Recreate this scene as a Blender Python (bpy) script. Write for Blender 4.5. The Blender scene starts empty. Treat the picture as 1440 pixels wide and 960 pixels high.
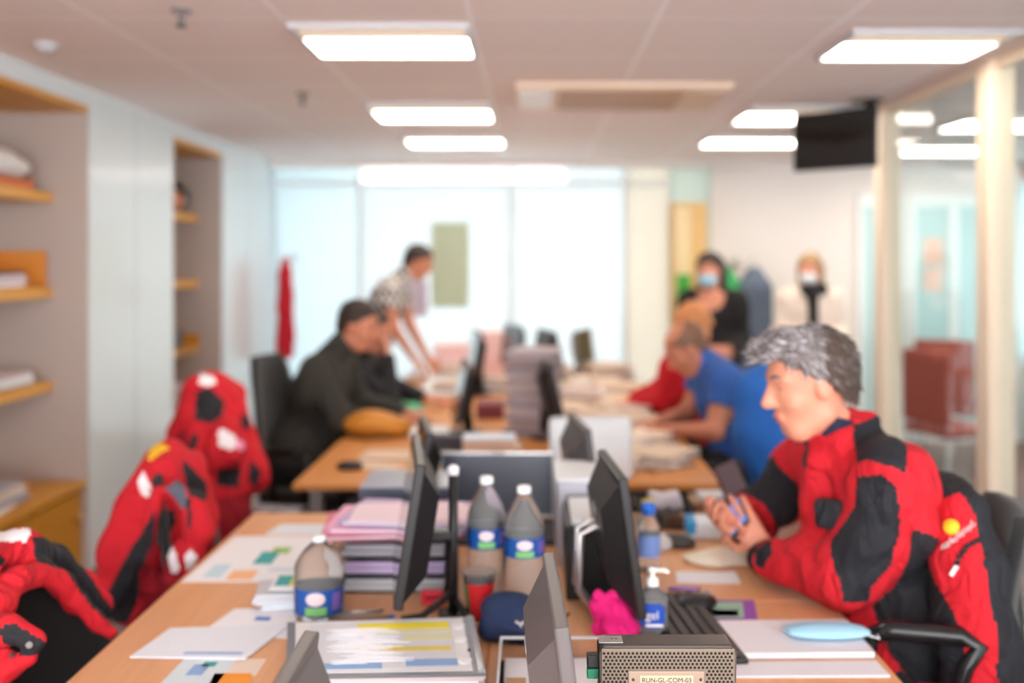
import bpy, bmesh, math, random
import numpy as np
from mathutils import Vector, Matrix

# ------------------------------------------------------------------ camera, world, exposure
C = bpy.context.scene
CAM_H, FPX, VX, VY = 1.6, 1400.0, 748.0, 369.0
cam_d = bpy.data.cameras.new('camera'); cam = bpy.data.objects.new('camera', cam_d)
C.collection.objects.link(cam); C.camera = cam
cam.location = (0, 0, CAM_H); cam.rotation_euler = (math.radians(90), 0, 0)
cam_d.sensor_width = 36.0; cam_d.lens = 35.0
cam_d.shift_x = -(VX-720)/1440; cam_d.shift_y = -(480-VY)/1440
cam_d.dof.use_dof = True; cam_d.dof.focus_distance = 1.63; cam_d.dof.aperture_fstop = 1.45
cam_d.clip_start = .05
W = bpy.data.worlds.new('daylight'); C.world = W; W.use_nodes = True
bg = W.node_tree.nodes['Background']; bg.inputs[0].default_value = (.97, .985, 1, 1); bg.inputs[1].default_value = 3.0
C.view_settings.view_transform = 'Standard'; C.view_settings.look = 'None'
C.view_settings.exposure = 1.6; C.view_settings.gamma = 1; C.view_settings.use_curve_mapping = False
C.cycles.use_denoising = True
C.cycles.max_bounces = 8; C.cycles.diffuse_bounces = 5; C.cycles.transparent_max_bounces = 12
C.cycles.sample_clamp_indirect = 6; C.cycles.caustics_reflective = False; C.cycles.caustics_refractive = False
PANEL_POWER = 5.5

random.seed(7); rng = np.random.default_rng(5)
PI = math.pi
R = math.radians

# ------------------------------------------------------------------ helpers
def lin(c):
    return tuple((x/255/12.92 if x/255 <= .04045 else ((x/255+.055)/1.055)**2.4) for x in c)
MATS = {}
def mat(name, rgb, rough=.6, metal=0, trans=0, ior=1.45, spec=.5, emit=None, estr=0, var=0, vscale=8, bump=0, bscale=60, sheen=0, alpha=1, coat=0):
    if name in MATS: return MATS[name]
    m = bpy.data.materials.new(name); m.use_nodes = True; nt = m.node_tree
    b = nt.nodes['Principled BSDF']; I = b.inputs
    I['Base Color'].default_value = (*lin(rgb), 1); I['Roughness'].default_value = rough; I['Metallic'].default_value = metal
    I['Transmission Weight'].default_value = trans; I['IOR'].default_value = ior; I['Specular IOR Level'].default_value = spec
    I['Sheen Weight'].default_value = sheen; I['Alpha'].default_value = alpha; I['Coat Weight'].default_value = coat
    if emit: I['Emission Color'].default_value = (*emit, 1); I['Emission Strength'].default_value = estr
    if var or bump:
        tc = nt.nodes.new('ShaderNodeTexCoord')
    if var:
        n = nt.nodes.new('ShaderNodeTexNoise'); n.inputs['Scale'].default_value = vscale; n.inputs['Detail'].default_value = 5
        mx = nt.nodes.new('ShaderNodeMix'); mx.data_type = 'RGBA'
        a = lin(rgb); mx.inputs[6].default_value = (*[x*(1-var) for x in a], 1); mx.inputs[7].default_value = (*[min(1, x*(1+var)) for x in a], 1)
        nt.links.new(tc.outputs['Object'], n.inputs['Vector']); nt.links.new(n.outputs['Fac'], mx.inputs[0]); nt.links.new(mx.outputs[2], I['Base Color'])
    if bump:
        n2 = nt.nodes.new('ShaderNodeTexNoise'); n2.inputs['Scale'].default_value = bscale; n2.inputs['Detail'].default_value = 4
        bp = nt.nodes.new('ShaderNodeBump'); bp.inputs['Strength'].default_value = bump; bp.inputs['Distance'].default_value = .01
        nt.links.new(tc.outputs['Object'], n2.inputs['Vector']); nt.links.new(n2.outputs['Fac'], bp.inputs['Height']); nt.links.new(bp.outputs[0], I['Normal'])
    MATS[name] = m; return m

def wood(name, rgb, axis='Y', var=.16, rough=.45):
    if name in MATS: return MATS[name]
    m = mat(name, rgb, rough); nt = m.node_tree; I = nt.nodes['Principled BSDF'].inputs
    tc = nt.nodes.new('ShaderNodeTexCoord'); mp = nt.nodes.new('ShaderNodeMapping')
    mp.inputs['Scale'].default_value = (22, 1.5, 22) if axis == 'Y' else (1.5, 22, 22)
    n = nt.nodes.new('ShaderNodeTexNoise'); n.inputs['Scale'].default_value = 2.2; n.inputs['Detail'].default_value = 6; n.inputs['Distortion'].default_value = .6
    mx = nt.nodes.new('ShaderNodeMix'); mx.data_type = 'RGBA'; a = lin(rgb)
    mx.inputs[6].default_value = (a[0]*(1-var), a[1]*(1-var*1.2), a[2]*(1-var*1.4), 1); mx.inputs[7].default_value = (*[min(1, x*(1+var*.6)) for x in a], 1)
    nt.links.new(tc.outputs['Object'], mp.inputs[0]); nt.links.new(mp.outputs[0], n.inputs['Vector']); nt.links.new(n.outputs['Fac'], mx.inputs[0]); nt.links.new(mx.outputs[2], I['Base Color'])
    return m

def at(px, py, Y):                      # world point seen at a pixel at depth Y
    return Vector(((px-VX)*Y/FPX, Y, CAM_H-(py-VY)*Y/FPX))
def on(px, py, z=.74):                  # world point on a level plane
    Y = FPX*(CAM_H-z)/(py-VY); return Vector(((px-VX)*Y/FPX, Y, z))

def tag(o, label=None, cat=None, group=None, kind=None):
    if label: o['label'] = label
    if cat: o['category'] = cat
    if group: o['group'] = group
    if kind: o['kind'] = kind
    return o
def thing(name, loc, label, cat, group=None, rz=0):
    o = bpy.data.objects.new(name, None); C.collection.objects.link(o); o.empty_display_size = .05
    o.location = loc; o.rotation_euler = (0, 0, rz); return tag(o, label, cat, group)

class MB:
    """collects shapes, links them as ONE mesh object"""
    def __init__(s): s.v = []; s.f = []; s.mi = []; s.sm = []
    def add(s, vs, fs, mi=0, smooth=False, M=None):
        n = len(s.v)
        for p in vs: s.v.append(tuple(M @ Vector(p)) if M is not None else tuple(p))
        for f in fs: s.f.append(tuple(i+n for i in f)); s.mi.append(mi); s.sm.append(smooth)
        return s
    def frombm(s, bm, mi=0, smooth=False, M=None):
        bm.verts.ensure_lookup_table(); bm.verts.index_update()
        s.add([v.co[:] for v in bm.verts], [[v.index for v in f.verts] for f in bm.faces], mi, smooth, M); bm.free(); return s
    def box(s, x0, x1, y0, y1, z0, z1, bev=0, mi=0, M=None, seg=2):
        bm = bmesh.new(); bmesh.ops.create_cube(bm, size=1)
        for v in bm.verts: v.co = Vector(((x0+x1)/2+v.co.x*(x1-x0), (y0+y1)/2+v.co.y*(y1-y0), (z0+z1)/2+v.co.z*(z1-z0)))
        if bev: bmesh.ops.bevel(bm, geom=bm.edges[:], offset=bev, segments=seg, affect='EDGES', profile=.5)
        return s.frombm(bm, mi, False, M)
    def prism(s, poly, z0, z1, mi=0, M=None):
        n = len(poly); a = sum(poly[i][0]*poly[(i+1) % n][1]-poly[(i+1) % n][0]*poly[i][1] for i in range(n))
        if a < 0: poly = poly[::-1]
        vs = [(p[0], p[1], z0) for p in poly]+[(p[0], p[1], z1) for p in poly]
        fs = [tuple(range(n-1, -1, -1)), tuple(range(n, 2*n))]+[(i, (i+1) % n, n+(i+1) % n, n+i) for i in range(n)]
        return s.add(vs, fs, mi, False, M)
    def lathe(s, prof, n=32, mi=0, M=None, cx=0, cy=0, smooth=True, squash=1):
        vs = []; fs = []
        for r, z in prof:
            for k in range(n):
                a = 2*PI*k/n; vs.append((cx+r*math.cos(a), cy+r*math.sin(a)*squash, z))
        for i in range(len(prof)-1):
            for k in range(n): fs.append((i*n+k, i*n+(k+1) % n, (i+1)*n+(k+1) % n, (i+1)*n+k))
        return s.add(vs, fs, mi, smooth, M)
    def tube(s, pts, r, n=10, mi=0, M=None, cap=True):
        pts = [Vector(p) for p in pts]; rs = r if isinstance(r, (list, tuple)) else [r]*len(pts)
        vs = []; fs = []; up = Vector((0, 0, 1)); prev = None
        for i, p in enumerate(pts):
            t = (pts[min(i+1, len(pts)-1)]-pts[max(i-1, 0)]).normalized()
            a = prev if prev is not None else (up if abs(t.z) < .9 else Vector((1, 0, 0)))
            u = (a-t*a.dot(t)).normalized(); w = t.cross(u); prev = u
            for k in range(n):
                q = 2*PI*k/n; vs.append(tuple(p+u*rs[i]*math.cos(q)+w*rs[i]*math.sin(q)))
        for i in range(len(pts)-1):
            for k in range(n): fs.append((i*n+k, i*n+(k+1) % n, (i+1)*n+(k+1) % n, (i+1)*n+k))
        if cap: fs.append(tuple(range(n-1, -1, -1))); fs.append(tuple(range((len(pts)-1)*n, len(pts)*n)))
        return s.add(vs, fs, mi, True, M)
    def ball(s, c, r, mi=0, M=None, n=16):
        bm = bmesh.new(); bmesh.ops.create_uvsphere(bm, u_segments=n, v_segments=n//2, radius=1)
        rr = r if isinstance(r, (tuple, list)) else (r, r, r)
        for v in bm.verts: v.co = Vector((c[0]+v.co.x*rr[0], c[1]+v.co.y*rr[1], c[2]+v.co.z*rr[2]))
        return s.frombm(bm, mi, True, M)
    def build(s, name, mats, parent=None, label=None, cat=None, group=None, kind=None, loc=None):
        me = bpy.data.meshes.new(name); me.from_pydata(s.v, [], s.f)
        for m in (mats if isinstance(mats, (list, tuple)) else [mats]): me.materials.append(m)
        me.polygons.foreach_set('material_index', s.mi); me.polygons.foreach_set('use_smooth', s.sm); me.update()
        o = bpy.data.objects.new(name, me); C.collection.objects.link(o)
        if parent: o.parent = parent
        if loc is not None: o.location = loc
        return tag(o, label, cat, group, kind)

def copy_tree(o, parent=None):
    c = o.copy(); C.collection.objects.link(c); c.parent = parent
    for ch in list(o.children): copy_tree(ch, c)
    return c
def text(body, size, m, parent, M, name='lettering', extrude=.0002):
    cu = bpy.data.curves.new(name, 'FONT'); cu.body = body; cu.size = size; cu.extrude = extrude; cu.align_x = 'CENTER'; cu.align_y = 'CENTER'
    cu.materials.append(m); q = bpy.data.objects.new(name, cu); C.collection.objects.link(q); bpy.context.view_layer.update()
    me = bpy.data.meshes.new_from_object(q.evaluated_get(bpy.context.evaluated_depsgraph_get())); bpy.data.objects.remove(q); o = bpy.data.objects.new(name, me); C.collection.objects.link(o); o.parent = parent; o.matrix_local = M; return o

# --- smooth implicit surfaces for bodies, hair and cloth
def vnoise(P, scale, seed=0):
    r = np.random.default_rng(seed); out = 0
    for k in range(5):
        d = r.normal(size=3); d /= np.linalg.norm(d); f = scale*(.7+.7*r.random()); ph = r.random()*6.28
        d2 = r.normal(size=3); d2 /= np.linalg.norm(d2)
        out = out+np.sin((P@d)*f+ph+1.3*np.sin((P@d2)*f*.6+ph*2))
    return out/5
class SDF:
    def __init__(s, h=.01): s.p = []; s.h = h
    def cone(s, a, b, ra, rb=None, k=.03, flat=None):
        s.p.append(('c', np.array(a, float), np.array(b, float), ra, ra if rb is None else rb, k, flat)); return s
    def ell(s, c, r, k=.02, M=None):
        s.p.append(('e', np.array(c, float), np.array(r, float), None if M is None else np.array(M, float), 0, k, None)); return s
    def mesh(s, name, mats, parent, origin=(0, 0, 0), region=None, post=None, noise=None, label=None, smooth=0):
        h = s.h; lo = np.full(3, 1e9); hi = np.full(3, -1e9)
        for q in s.p:
            if q[0] == 'c': r = max(q[3], q[4]); a = np.minimum(q[1], q[2])-r; b = np.maximum(q[1], q[2])+r
            else: r = q[2].max(); a = q[1]-r; b = q[1]+r
            lo = np.minimum(lo, a); hi = np.maximum(hi, b)
        lo -= .03+2*h; hi += .03+2*h; N = np.ceil((hi-lo)/h).astype(int)+1
        F = np.full(N, .2, np.float32); ax = [lo[i]+np.arange(N[i])*h for i in range(3)]
        for q in s.p:
            k = q[5]; mg = k+.05
            if q[0] == 'c': r = max(q[3], q[4]); a = np.minimum(q[1], q[2])-r-mg; b = np.maximum(q[1], q[2])+r+mg
            else: r = q[2].max(); a = q[1]-r-mg; b = q[1]+r+mg
            i0 = np.clip(np.floor((a-lo)/h).astype(int), 0, N); i1 = np.clip(np.ceil((b-lo)/h).astype(int)+1, 0, N)
            sl = tuple(slice(i0[i], i1[i]) for i in range(3))
            X, Y_, Z = np.meshgrid(ax[0][sl[0]], ax[1][sl[1]], ax[2][sl[2]], indexing='ij', sparse=True)
            if q[0] == 'c':
                A, B = q[1], q[2]; d = B-A; L = max(d@d, 1e-9)
                t = np.clip(((X-A[0])*d[0]+(Y_-A[1])*d[1]+(Z-A[2])*d[2])/L, 0, 1)
                ex, ey, ez = X-A[0]-t*d[0], Y_-A[1]-t*d[1], Z-A[2]-t*d[2]
                if q[6] is not None:       # flattening (unit direction, factor)
                    n = np.array(q[6][0], float); n /= np.linalg.norm(n); c = (q[6][1]-1)*(ex*n[0]+ey*n[1]+ez*n[2])
                    ex, ey, ez = ex+c*n[0], ey+c*n[1], ez+c*n[2]
                D = np.sqrt(ex**2+ey**2+ez**2)-(q[3]+(q[4]-q[3])*t)
            else:
                ex, ey, ez = X-q[1][0], Y_-q[1][1], Z-q[1][2]
                if q[3] is not None:
                    M = q[3]; ex, ey, ez = [ex*M[0, i]+ey*M[1, i]+ez*M[2, i] for i in range(3)]
                D = (np.sqrt((ex/q[2][0])**2+(ey/q[2][1])**2+(ez/q[2][2])**2)-1)*q[2].min()
            G = F[sl]; hh = np.clip(k-np.abs(G-D), 0, None)/k
            F[sl] = np.minimum(G, D)-hh*hh*k*.25
        if noise or post:
            near = np.abs(F) < .06
            idx = np.argwhere(near); P = lo+idx*h; val = F[near]
            if noise:
                val = val+noise[0]*vnoise(P, noise[1], noise[2] if len(noise) > 2 else 1)
                if len(noise) > 3: val = val+noise[3]*np.abs(vnoise(P, noise[4], 77))
            if post: val = post(P, val)
            F[near] = val
            if post:
                ins = F <= -.06
                if ins.any():
                    P = lo+np.argwhere(ins)*h; F[ins] = post(P, F[ins])
        F[0] = F[-1] = .2; F[:, 0] = F[:, -1] = .2; F[:, :, 0] = F[:, :, -1] = .2
        S = F < 0
        cs = [(i, j, k) for i in (0, 1) for j in (0, 1) for k in (0, 1)]
        n = [d-1 for d in F.shape]
        sub = lambda A, c: A[c[0]:c[0]+n[0], c[1]:c[1]+n[1], c[2]:c[2]+n[2]]
        cnt = sum(sub(S, c).astype(np.int8) for c in cs); act = (cnt > 0) & (cnt < 8)
        ids = np.full(act.shape, -1, np.int64); ci = np.argwhere(act); ids[act] = np.arange(len(ci))
        acc = np.zeros((len(ci), 3)); num = np.zeros(len(ci))
        V = {c: F[ci[:, 0]+c[0], ci[:, 1]+c[1], ci[:, 2]+c[2]] for c in cs}
        for c in cs:
            for a in range(3):
                if c[a] == 0:
                    d = tuple(c[i]+(i == a) for i in range(3)); v0, v1 = V[c], V[d]; m = (v0 < 0) != (v1 < 0)
                    t = np.where(m, v0/np.where(m, v0-v1, 1), 0)
                    for i in range(3): acc[:, i] += np.where(m, c[i]+(t if i == a else 0), 0)
                    num += m
        verts = lo+(ci+acc/num[:, None])*h-np.array(origin, float)
        quads = []
        for a in range(3):
            b, c = (a+1) % 3, (a+2) % 3
            s0 = [slice(None)]*3; s1 = [slice(None)]*3; s0[a] = slice(0, -1); s1[a] = slice(1, None)
            ch = S[tuple(s0)] != S[tuple(s1)]; e = np.argwhere(ch)
            e = e[(e[:, b] > 0) & (e[:, c] > 0) & (e[:, b] < F.shape[b]-1) & (e[:, c] < F.shape[c]-1)]
            ins = S[e[:, 0], e[:, 1], e[:, 2]]
            def cid(db, dc):
                q = e.copy(); q[:, b] -= db; q[:, c] -= dc; return ids[q[:, 0], q[:, 1], q[:, 2]]
            Q = np.stack([cid(1, 1), cid(0, 1), cid(0, 0), cid(1, 0)], 1)
            Q[~ins] = Q[~ins][:, ::-1]; quads.append(Q)
        Q = np.concatenate(quads); me = bpy.data.meshes.new(name)
        for _ in range(smooth):
            a2 = np.zeros_like(verts); n2 = np.zeros(len(verts))
            for i in range(4):
                np.add.at(a2, Q[:, i], verts[Q[:, (i+1) % 4]]); np.add.at(n2, Q[:, i], 1)
            verts = .5*verts+.5*a2/np.maximum(n2, 1)[:, None]
        me.vertices.add(len(verts)); me.vertices.foreach_set('co', verts.ravel())
        me.loops.add(Q.size); me.loops.foreach_set('vertex_index', Q.ravel().astype(np.int32))
        me.polygons.add(len(Q)); me.polygons.foreach_set('loop_start', np.arange(len(Q), dtype=np.int32)*4)
        try: me.polygons.foreach_set('loop_total', np.full(len(Q), 4, np.int32))
        except Exception: pass
        for m in (mats if isinstance(mats, (list, tuple)) else [mats]): me.materials.append(m)
        if region is not None:
            ctr = verts[Q].mean(1)+np.array(origin, float); me.polygons.foreach_set('material_index', region(ctr).astype(np.int32))
        me.polygons.foreach_set('use_smooth', np.ones(len(Q), bool)); me.update(calc_edges=True); me.validate()
        o = bpy.data.objects.new(name, me); C.collection.objects.link(o)
        if parent: o.parent = parent
        return tag(o, label)

# ------------------------------------------------------------------ materials
white_paper = mat('white_paper', (238, 240, 244), .8); cream_paper = mat('cream_paper', (232, 214, 196), .8, var=.06)
black_plastic = mat('black_plastic', (30, 29, 31), .42, bump=.05, bscale=400); dark_grey = mat('dark_grey_plastic', (66, 62, 62), .45)
mid_grey = mat('grey_plastic', (128, 124, 124), .4); light_grey = mat('light_grey_plastic', (200, 202, 206), .4)
silver = mat('silver_metal', (190, 188, 188), .3, .8); chrome = mat('chrome', (215, 215, 215), .12, 1)
screen_off = mat('screen_glass_off', (26, 27, 34), .12, coat=.5); screen_blue = mat('dark_matte_screen', (70, 74, 92), .3)
beech = wood('beech_laminate', (226, 170, 124)); beech2 = wood('orange_beech_laminate', (206, 138, 72))
desk_edge = mat('desk_edge_band', (214, 152, 98), .4); ylwood = wood('yellow_oak', (214, 152, 52), 'Y'); ylwood_front = wood('amber_front', (208, 142, 34), 'Y')
black_fabric = mat('black_fabric', (24, 24, 26), .9, bump=.2, bscale=500, sheen=.2)
def folds(m, scale=13, strength=.9, dist=.035):
    nt = m.node_tree; tc = nt.nodes.new('ShaderNodeTexCoord'); n = nt.nodes.new('ShaderNodeTexNoise'); n.inputs['Scale'].default_value = scale; n.inputs['Detail'].default_value = 2; n.inputs['Distortion'].default_value = 1.2
    mp = nt.nodes.new('ShaderNodeMapping'); mp.inputs['Scale'].default_value = (1, 1, .55); bp = nt.nodes.new('ShaderNodeBump'); bp.inputs['Strength'].default_value = strength; bp.inputs['Distance'].default_value = dist
    I = nt.nodes['Principled BSDF'].inputs['Normal']; old = I.links[0].from_socket if I.links else None
    nt.links.new(tc.outputs['Object'], mp.inputs[0]); nt.links.new(mp.outputs[0], n.inputs['Vector']); nt.links.new(n.outputs['Fac'], bp.inputs['Height'])
    if old: nt.links.new(old, bp.inputs['Normal'])
    nt.links.new(bp.outputs[0], I); return m
red_cloth = mat('red_fleece', (200, 22, 38), .85, var=.12, vscale=14, bump=.25, bscale=120)
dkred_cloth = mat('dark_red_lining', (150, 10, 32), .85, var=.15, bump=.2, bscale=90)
char_cloth = mat('charcoal_softshell', (29, 30, 36), .8, var=.12, bump=.2, bscale=150); grey_cloth = mat('grey_panel_cloth', (92, 98, 112), .8)
folds(red_cloth); folds(char_cloth); folds(dkred_cloth)
white_cloth = mat('white_reflective_cloth', (236, 230, 232), .7); yellow_cloth = mat('yellow_print', (240, 190, 40), .7)
skin = mat('skin', (214, 144, 118), .5, var=.07, vscale=10); skin_b = mat('tanned_skin', (198, 128, 100), .5, var=.08, vscale=10)
blue_mask = mat('pale_blue_mask', (158, 208, 230), .8); white_mask = mat('white_mask', (222, 232, 238), .8)
clear = mat('clear_plastic', (246, 250, 252), .08, trans=.86, ior=1.14, spec=.8); acrylic = mat('clear_acrylic', (240, 244, 246), .06, trans=1, ior=1.2)
thin_glass = bpy.data.materials.new('office_glass'); thin_glass.use_nodes = True
nt = thin_glass.node_tree; nt.nodes.clear(); o_ = nt.nodes.new('ShaderNodeOutputMaterial'); mx_ = nt.nodes.new('ShaderNodeMixShader')
t_ = nt.nodes.new('ShaderNodeBsdfTransparent'); t_.inputs[0].default_value = (.93, .97, .965, 1); g_ = nt.nodes.new('ShaderNodeBsdfGlossy'); g_.inputs['Roughness'].default_value = .02
fr_ = nt.nodes.new('ShaderNodeFresnel'); fr_.inputs[0].default_value = 1.5
ge_ = nt.nodes.new('ShaderNodeNewGeometry'); mm_ = nt.nodes.new('ShaderNodeMath'); mm_.operation = 'MULTIPLY_ADD'; mm_.inputs[1].default_value = -1; mm_.inputs[2].default_value = 1
m2_ = nt.nodes.new('ShaderNodeMath'); m2_.operation = 'MULTIPLY'; nt.links.new(ge_.outputs['Backfacing'], mm_.inputs[0]); nt.links.new(mm_.outputs[0], m2_.inputs[0]); nt.links.new(fr_.outputs[0], m2_.inputs[1])
nt.links.new(m2_.outputs[0], mx_.inputs[0]); nt.links.new(t_.outputs[0], mx_.inputs[1]); nt.links.new(g_.outputs[0], mx_.inputs[2]); nt.links.new(mx_.outputs[0], o_.inputs[0])
def translucent(name, rgb, w=.75):
    m = bpy.data.materials.new(name); m.use_nodes = True; nt = m.node_tree; nt.nodes.clear()
    o = nt.nodes.new('ShaderNodeOutputMaterial'); mx = nt.nodes.new('ShaderNodeMixShader'); mx.inputs[0].default_value = w
    d = nt.nodes.new('ShaderNodeBsdfDiffuse'); t = nt.nodes.new('ShaderNodeBsdfTranslucent')
    d.inputs[0].default_value = (*lin(rgb), 1); t.inputs[0].default_value = (*lin(rgb), 1)
    nt.links.new(d.outputs[0], mx.inputs[1]); nt.links.new(t.outputs[0], mx.inputs[2]); nt.links.new(mx.outputs[0], o.inputs[0]); return m
blind_m = translucent('frosted_white_film', (205, 214, 216)); blind2 = translucent('frosted_warm_film', (214, 214, 206), .6); blind3 = translucent('frosted_blue_film', (205, 218, 221))
def two_sided(name, rgb, back=(226, 230, 234), rough=.45):
    if name in MATS: return MATS[name]
    m = mat(name, rgb, rough); nt = m.node_tree; g = nt.nodes.new('ShaderNodeNewGeometry'); mx = nt.nodes.new('ShaderNodeMix'); mx.data_type = 'RGBA'
    mx.inputs[6].default_value = (*lin(rgb), 1); mx.inputs[7].default_value = (*lin(back), 1); nt.links.new(g.outputs['Backfacing'], mx.inputs[0]); nt.links.new(mx.outputs[2], nt.nodes['Principled BSDF'].inputs['Base Color']); return m
def label_mat(name, base=(24, 82, 160), oval=(228, 206, 210), low=(120, 190, 110)): return [two_sided(name, base), mat(name+'_oval', oval, .5), mat(name+'_patch', low, .5)]
wall_lac = mat('pale_lacquered_panel', (228, 236, 239), .22, var=.03, vscale=1.5, coat=.3); niche_m = mat('niche_grey_beige', (186, 172, 164), .7)
cream_paint = mat('cream_paint', (240, 220, 196), .5); white_paint = mat('white_paint', (236, 228, 224), .7)
lamp_on = mat('lit_diffuser', (255, 246, 228), .5, emit=(1, .90, .76), estr=PANEL_POWER)
lamp_dim = mat('lit_louvre', (255, 240, 220), .5, emit=(1, .80, .58), estr=.12)

# ------------------------------------------------------------------ room
XL, XR, YB, HC = -2.3, 2.05, 8.9, 2.5
def struct(mb, name, m, parent=None): return mb.build(name, m, parent, kind='structure')
# floor: reddish-brown boards
fm = wood('brown_floor', (128, 78, 62), 'Y', .3, .25)
struct(MB().box(-3.0, 6.0, -2.5, 12.5, -.1, 0), 'floor', fm)
cm = mat('ceiling_tile', (232, 220, 216), .85); nt = cm.node_tree; I = nt.nodes['Principled BSDF'].inputs
tc = nt.nodes.new('ShaderNodeTexCoord'); mp = nt.nodes.new('ShaderNodeMapping'); mp.inputs['Location'].default_value = (.917, -.22, 0)
bk = nt.nodes.new('ShaderNodeTexBrick'); bk.offset = 0; bk.squash = 1
bk.inputs['Scale'].default_value = 1; bk.inputs['Brick Width'].default_value = .69; bk.inputs['Row Height'].default_value = .69; bk.inputs['Mortar Size'].default_value = .010; bk.inputs['Mortar Smooth'].default_value = .2
bk.inputs['Color1'].default_value = (*lin((244, 233, 229)), 1); bk.inputs['Color2'].default_value = (*lin((240, 229, 226)), 1); bk.inputs['Mortar'].default_value = (*lin((252, 250, 250)), 1)
nt.links.new(tc.outputs['Object'], mp.inputs[0]); nt.links.new(mp.outputs[0], bk.inputs['Vector']); nt.links.new(bk.outputs[0], I['Base Color'])
struct(MB().box(-3.0, 6.0, -2.5, 12.5, HC, HC+.1), 'ceiling', cm)
# left wall with two shelf niches
NB = -2.78
N1, N2 = (2.6, 5.17), (6.38, 7.4); NT = 2.41
wl = MB()
wl.box(NB-.12, XL, -2.5, N1[0], 0, HC); wl.box(NB-.12, XL, N1[1], N2[0], 0, HC); wl.box(NB-.12, XL, N2[1], 10.2, 0, HC)
for n in (N1, N2): wl.box(NB-.12, XL, n[0], n[1], NT, HC)
struct(wl, 'wall_left', wall_lac)
nb = MB()
for n in (N1, N2):
    nb.box(NB-.12, NB, n[0], n[1], 0, NT)
    nb.box(NB, XL-.001, n[1]-.02, n[1]-.001, 0, NT-.001); nb.box(NB, XL-.001, n[0]+.001, n[0]+.02, 0, NT-.001)
struct(nb, 'wall_niche', niche_m)
tp = MB()
for n in (N1, N2): tp.box(NB, XL+.004, n[0]+.02, n[1]-.02, NT-.035, NT-.002)
struct(tp, 'trim_niche', ylwood)
# thin aluminium joints of the panelled wall
jt = MB()
for y in (5.78, 7.42, 8.1): jt.box(XL, XL+.002, y, y+.006, 0, HC)
struct(jt, 'trim_1', mat('panel_joint', (176, 190, 200), .4))
# far glazed partition: frosted panes in slim frames, daylight behind
pan = [(-2.3, -1.55, blind3), (-1.52, -.2, blind_m), (-.17, .82, blind_m), (.85, 1.22, blind2)]
for i, (x0, x1, m) in enumerate(pan):
    w = struct(MB().box(x0, x1, YB, YB+.012, 0, 2.29), 'window_%d' % (i+1), m)
    fr = MB(); fr.box(x0-.015, x0, YB-.01, YB+.03, 0, HC, .002); fr.box(x1, x1+.0149, YB-.01, YB+.03, 0, HC, .002)
    fr.box(x0, x1, YB-.02, YB+.04, 2.29, 2.32); fr.box(x0, x1, YB-.02, YB+.04, 0, .1); fr.box(x0, x1, YB-.02, YB+.04, 2.46, HC)
    struct(fr, 'window_frame', mat('pale_aluminium', (244, 247, 248), .5), w)
    xs = .3 if i == 2 else (x1 if i == 1 else x0)  # added clear strip: bright sky stands in for a ceiling light beyond the glass
    if xs > x0: struct(MB().box(x0, xs, YB+.002, YB+.008, 2.32, 2.46), 'window_added_transom', thin_glass, w)
    if xs < x1: struct(MB().box(xs, x1, YB+.002, YB+.008, 2.32, 2.46), 'window_added_transom', m, w)
# cyan glazed door set in the end of the corridor
cy = mat('cyan_glazing', (190, 218, 220), .25)
for i, (x0, x1) in enumerate(((3.42, 3.72), (3.80, 4.30), (2.95, 3.30))):
    w = struct(MB().box(x0, x1, YB-.02, YB-.002, .08, 2.1), 'window_%d' % (i+20), cy)
    struct(MB().box(x0-.05, x0, YB-.04, YB-.002, 0, 2.2).box(x1, x1+.029, YB-.04, YB-.002, 0, 2.2).box(x0, x1, YB-.04, YB-.002, 2.1, 2.2).box(x0, x1, YB-.04, YB-.002, 0, .08), 'window_frame', mat('white_trim', (240, 243, 244), .4), w)
# right end of the far wall: white painted, with a pale green pane beside it
struct(MB().box(1.6, 4.4, YB, YB+.12, 0, HC), 'wall_back', white_paint)
struct(MB().box(1.2352, 1.6, YB, YB+.03, 0, HC), 'window_5', translucent('pale_green_film', (196, 206, 200), .6))
# beam under the ceiling at the far end
struct(MB().box(XL, 1.98, YB-.18, YB-.031, 2.44, HC-.001), 'trim_2', white_paint)
# right glazed partition with cream posts
for i, (y, wd) in enumerate(((4.36, .13), (5.70, .12), (3.0, .12))):
    struct(MB().box(XR-.05, XR+.07, y, y+wd, 0, HC, .01), 'trim_%d' % (i+3), cream_paint)
for i, (y0, y1) in enumerate(((4.49, 5.70), (3.12, 4.36), (.6, 3.0))):
    w = struct(MB().box(XR, XR+.01, y0, y1, .08, HC-.05), 'window_%d' % (i+6), thin_glass)
    struct(MB().box(XR-.02, XR+.03, y0, y1, 0, .08).box(XR-.02, XR+.03, y0, y1, HC-.05, HC-.001), 'window_frame', cream_paint, w)
# corridor beyond it
cw = MB(); cw.box(4.4, 4.5, -2.5, 9.02, 2.32, HC).box(4.4, 4.5, -2.5, 9.02, 0, .75).box(4.4, 4.5, -2.5, 3.2, .75, 2.32)
struct(cw, 'wall_right', mat('pale_blue_grey_wall', (208, 224, 228), .5))
for i, (y0, y1) in enumerate(((3.2, 5.0), (5.0, 6.25), (6.25, 7.65), (7.65, 9.0))):
    struct(MB().box(4.42, 4.43, y0, y1, .75, 2.32), 'window_%d' % (i+9), translucent('corridor_fill_film', (190, 206, 208)))  # frosted panes added across the far side to brighten the corridor
for i, (y, wd) in enumerate(((6.2, .1), (7.6, .12), (8.5, .1), (5.0, .1))):
    struct(MB().box(4.34, 4.399, y, y+wd, 0, HC, .004), 'trim_%d' % (i+6), mat('white_trim', (240, 243, 244), .4))
struct(MB().box(4.385, 4.399, -2, 9, 2.33, 2.44), 'trim_10', mat('brown_band', (190, 150, 134), .6))

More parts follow.
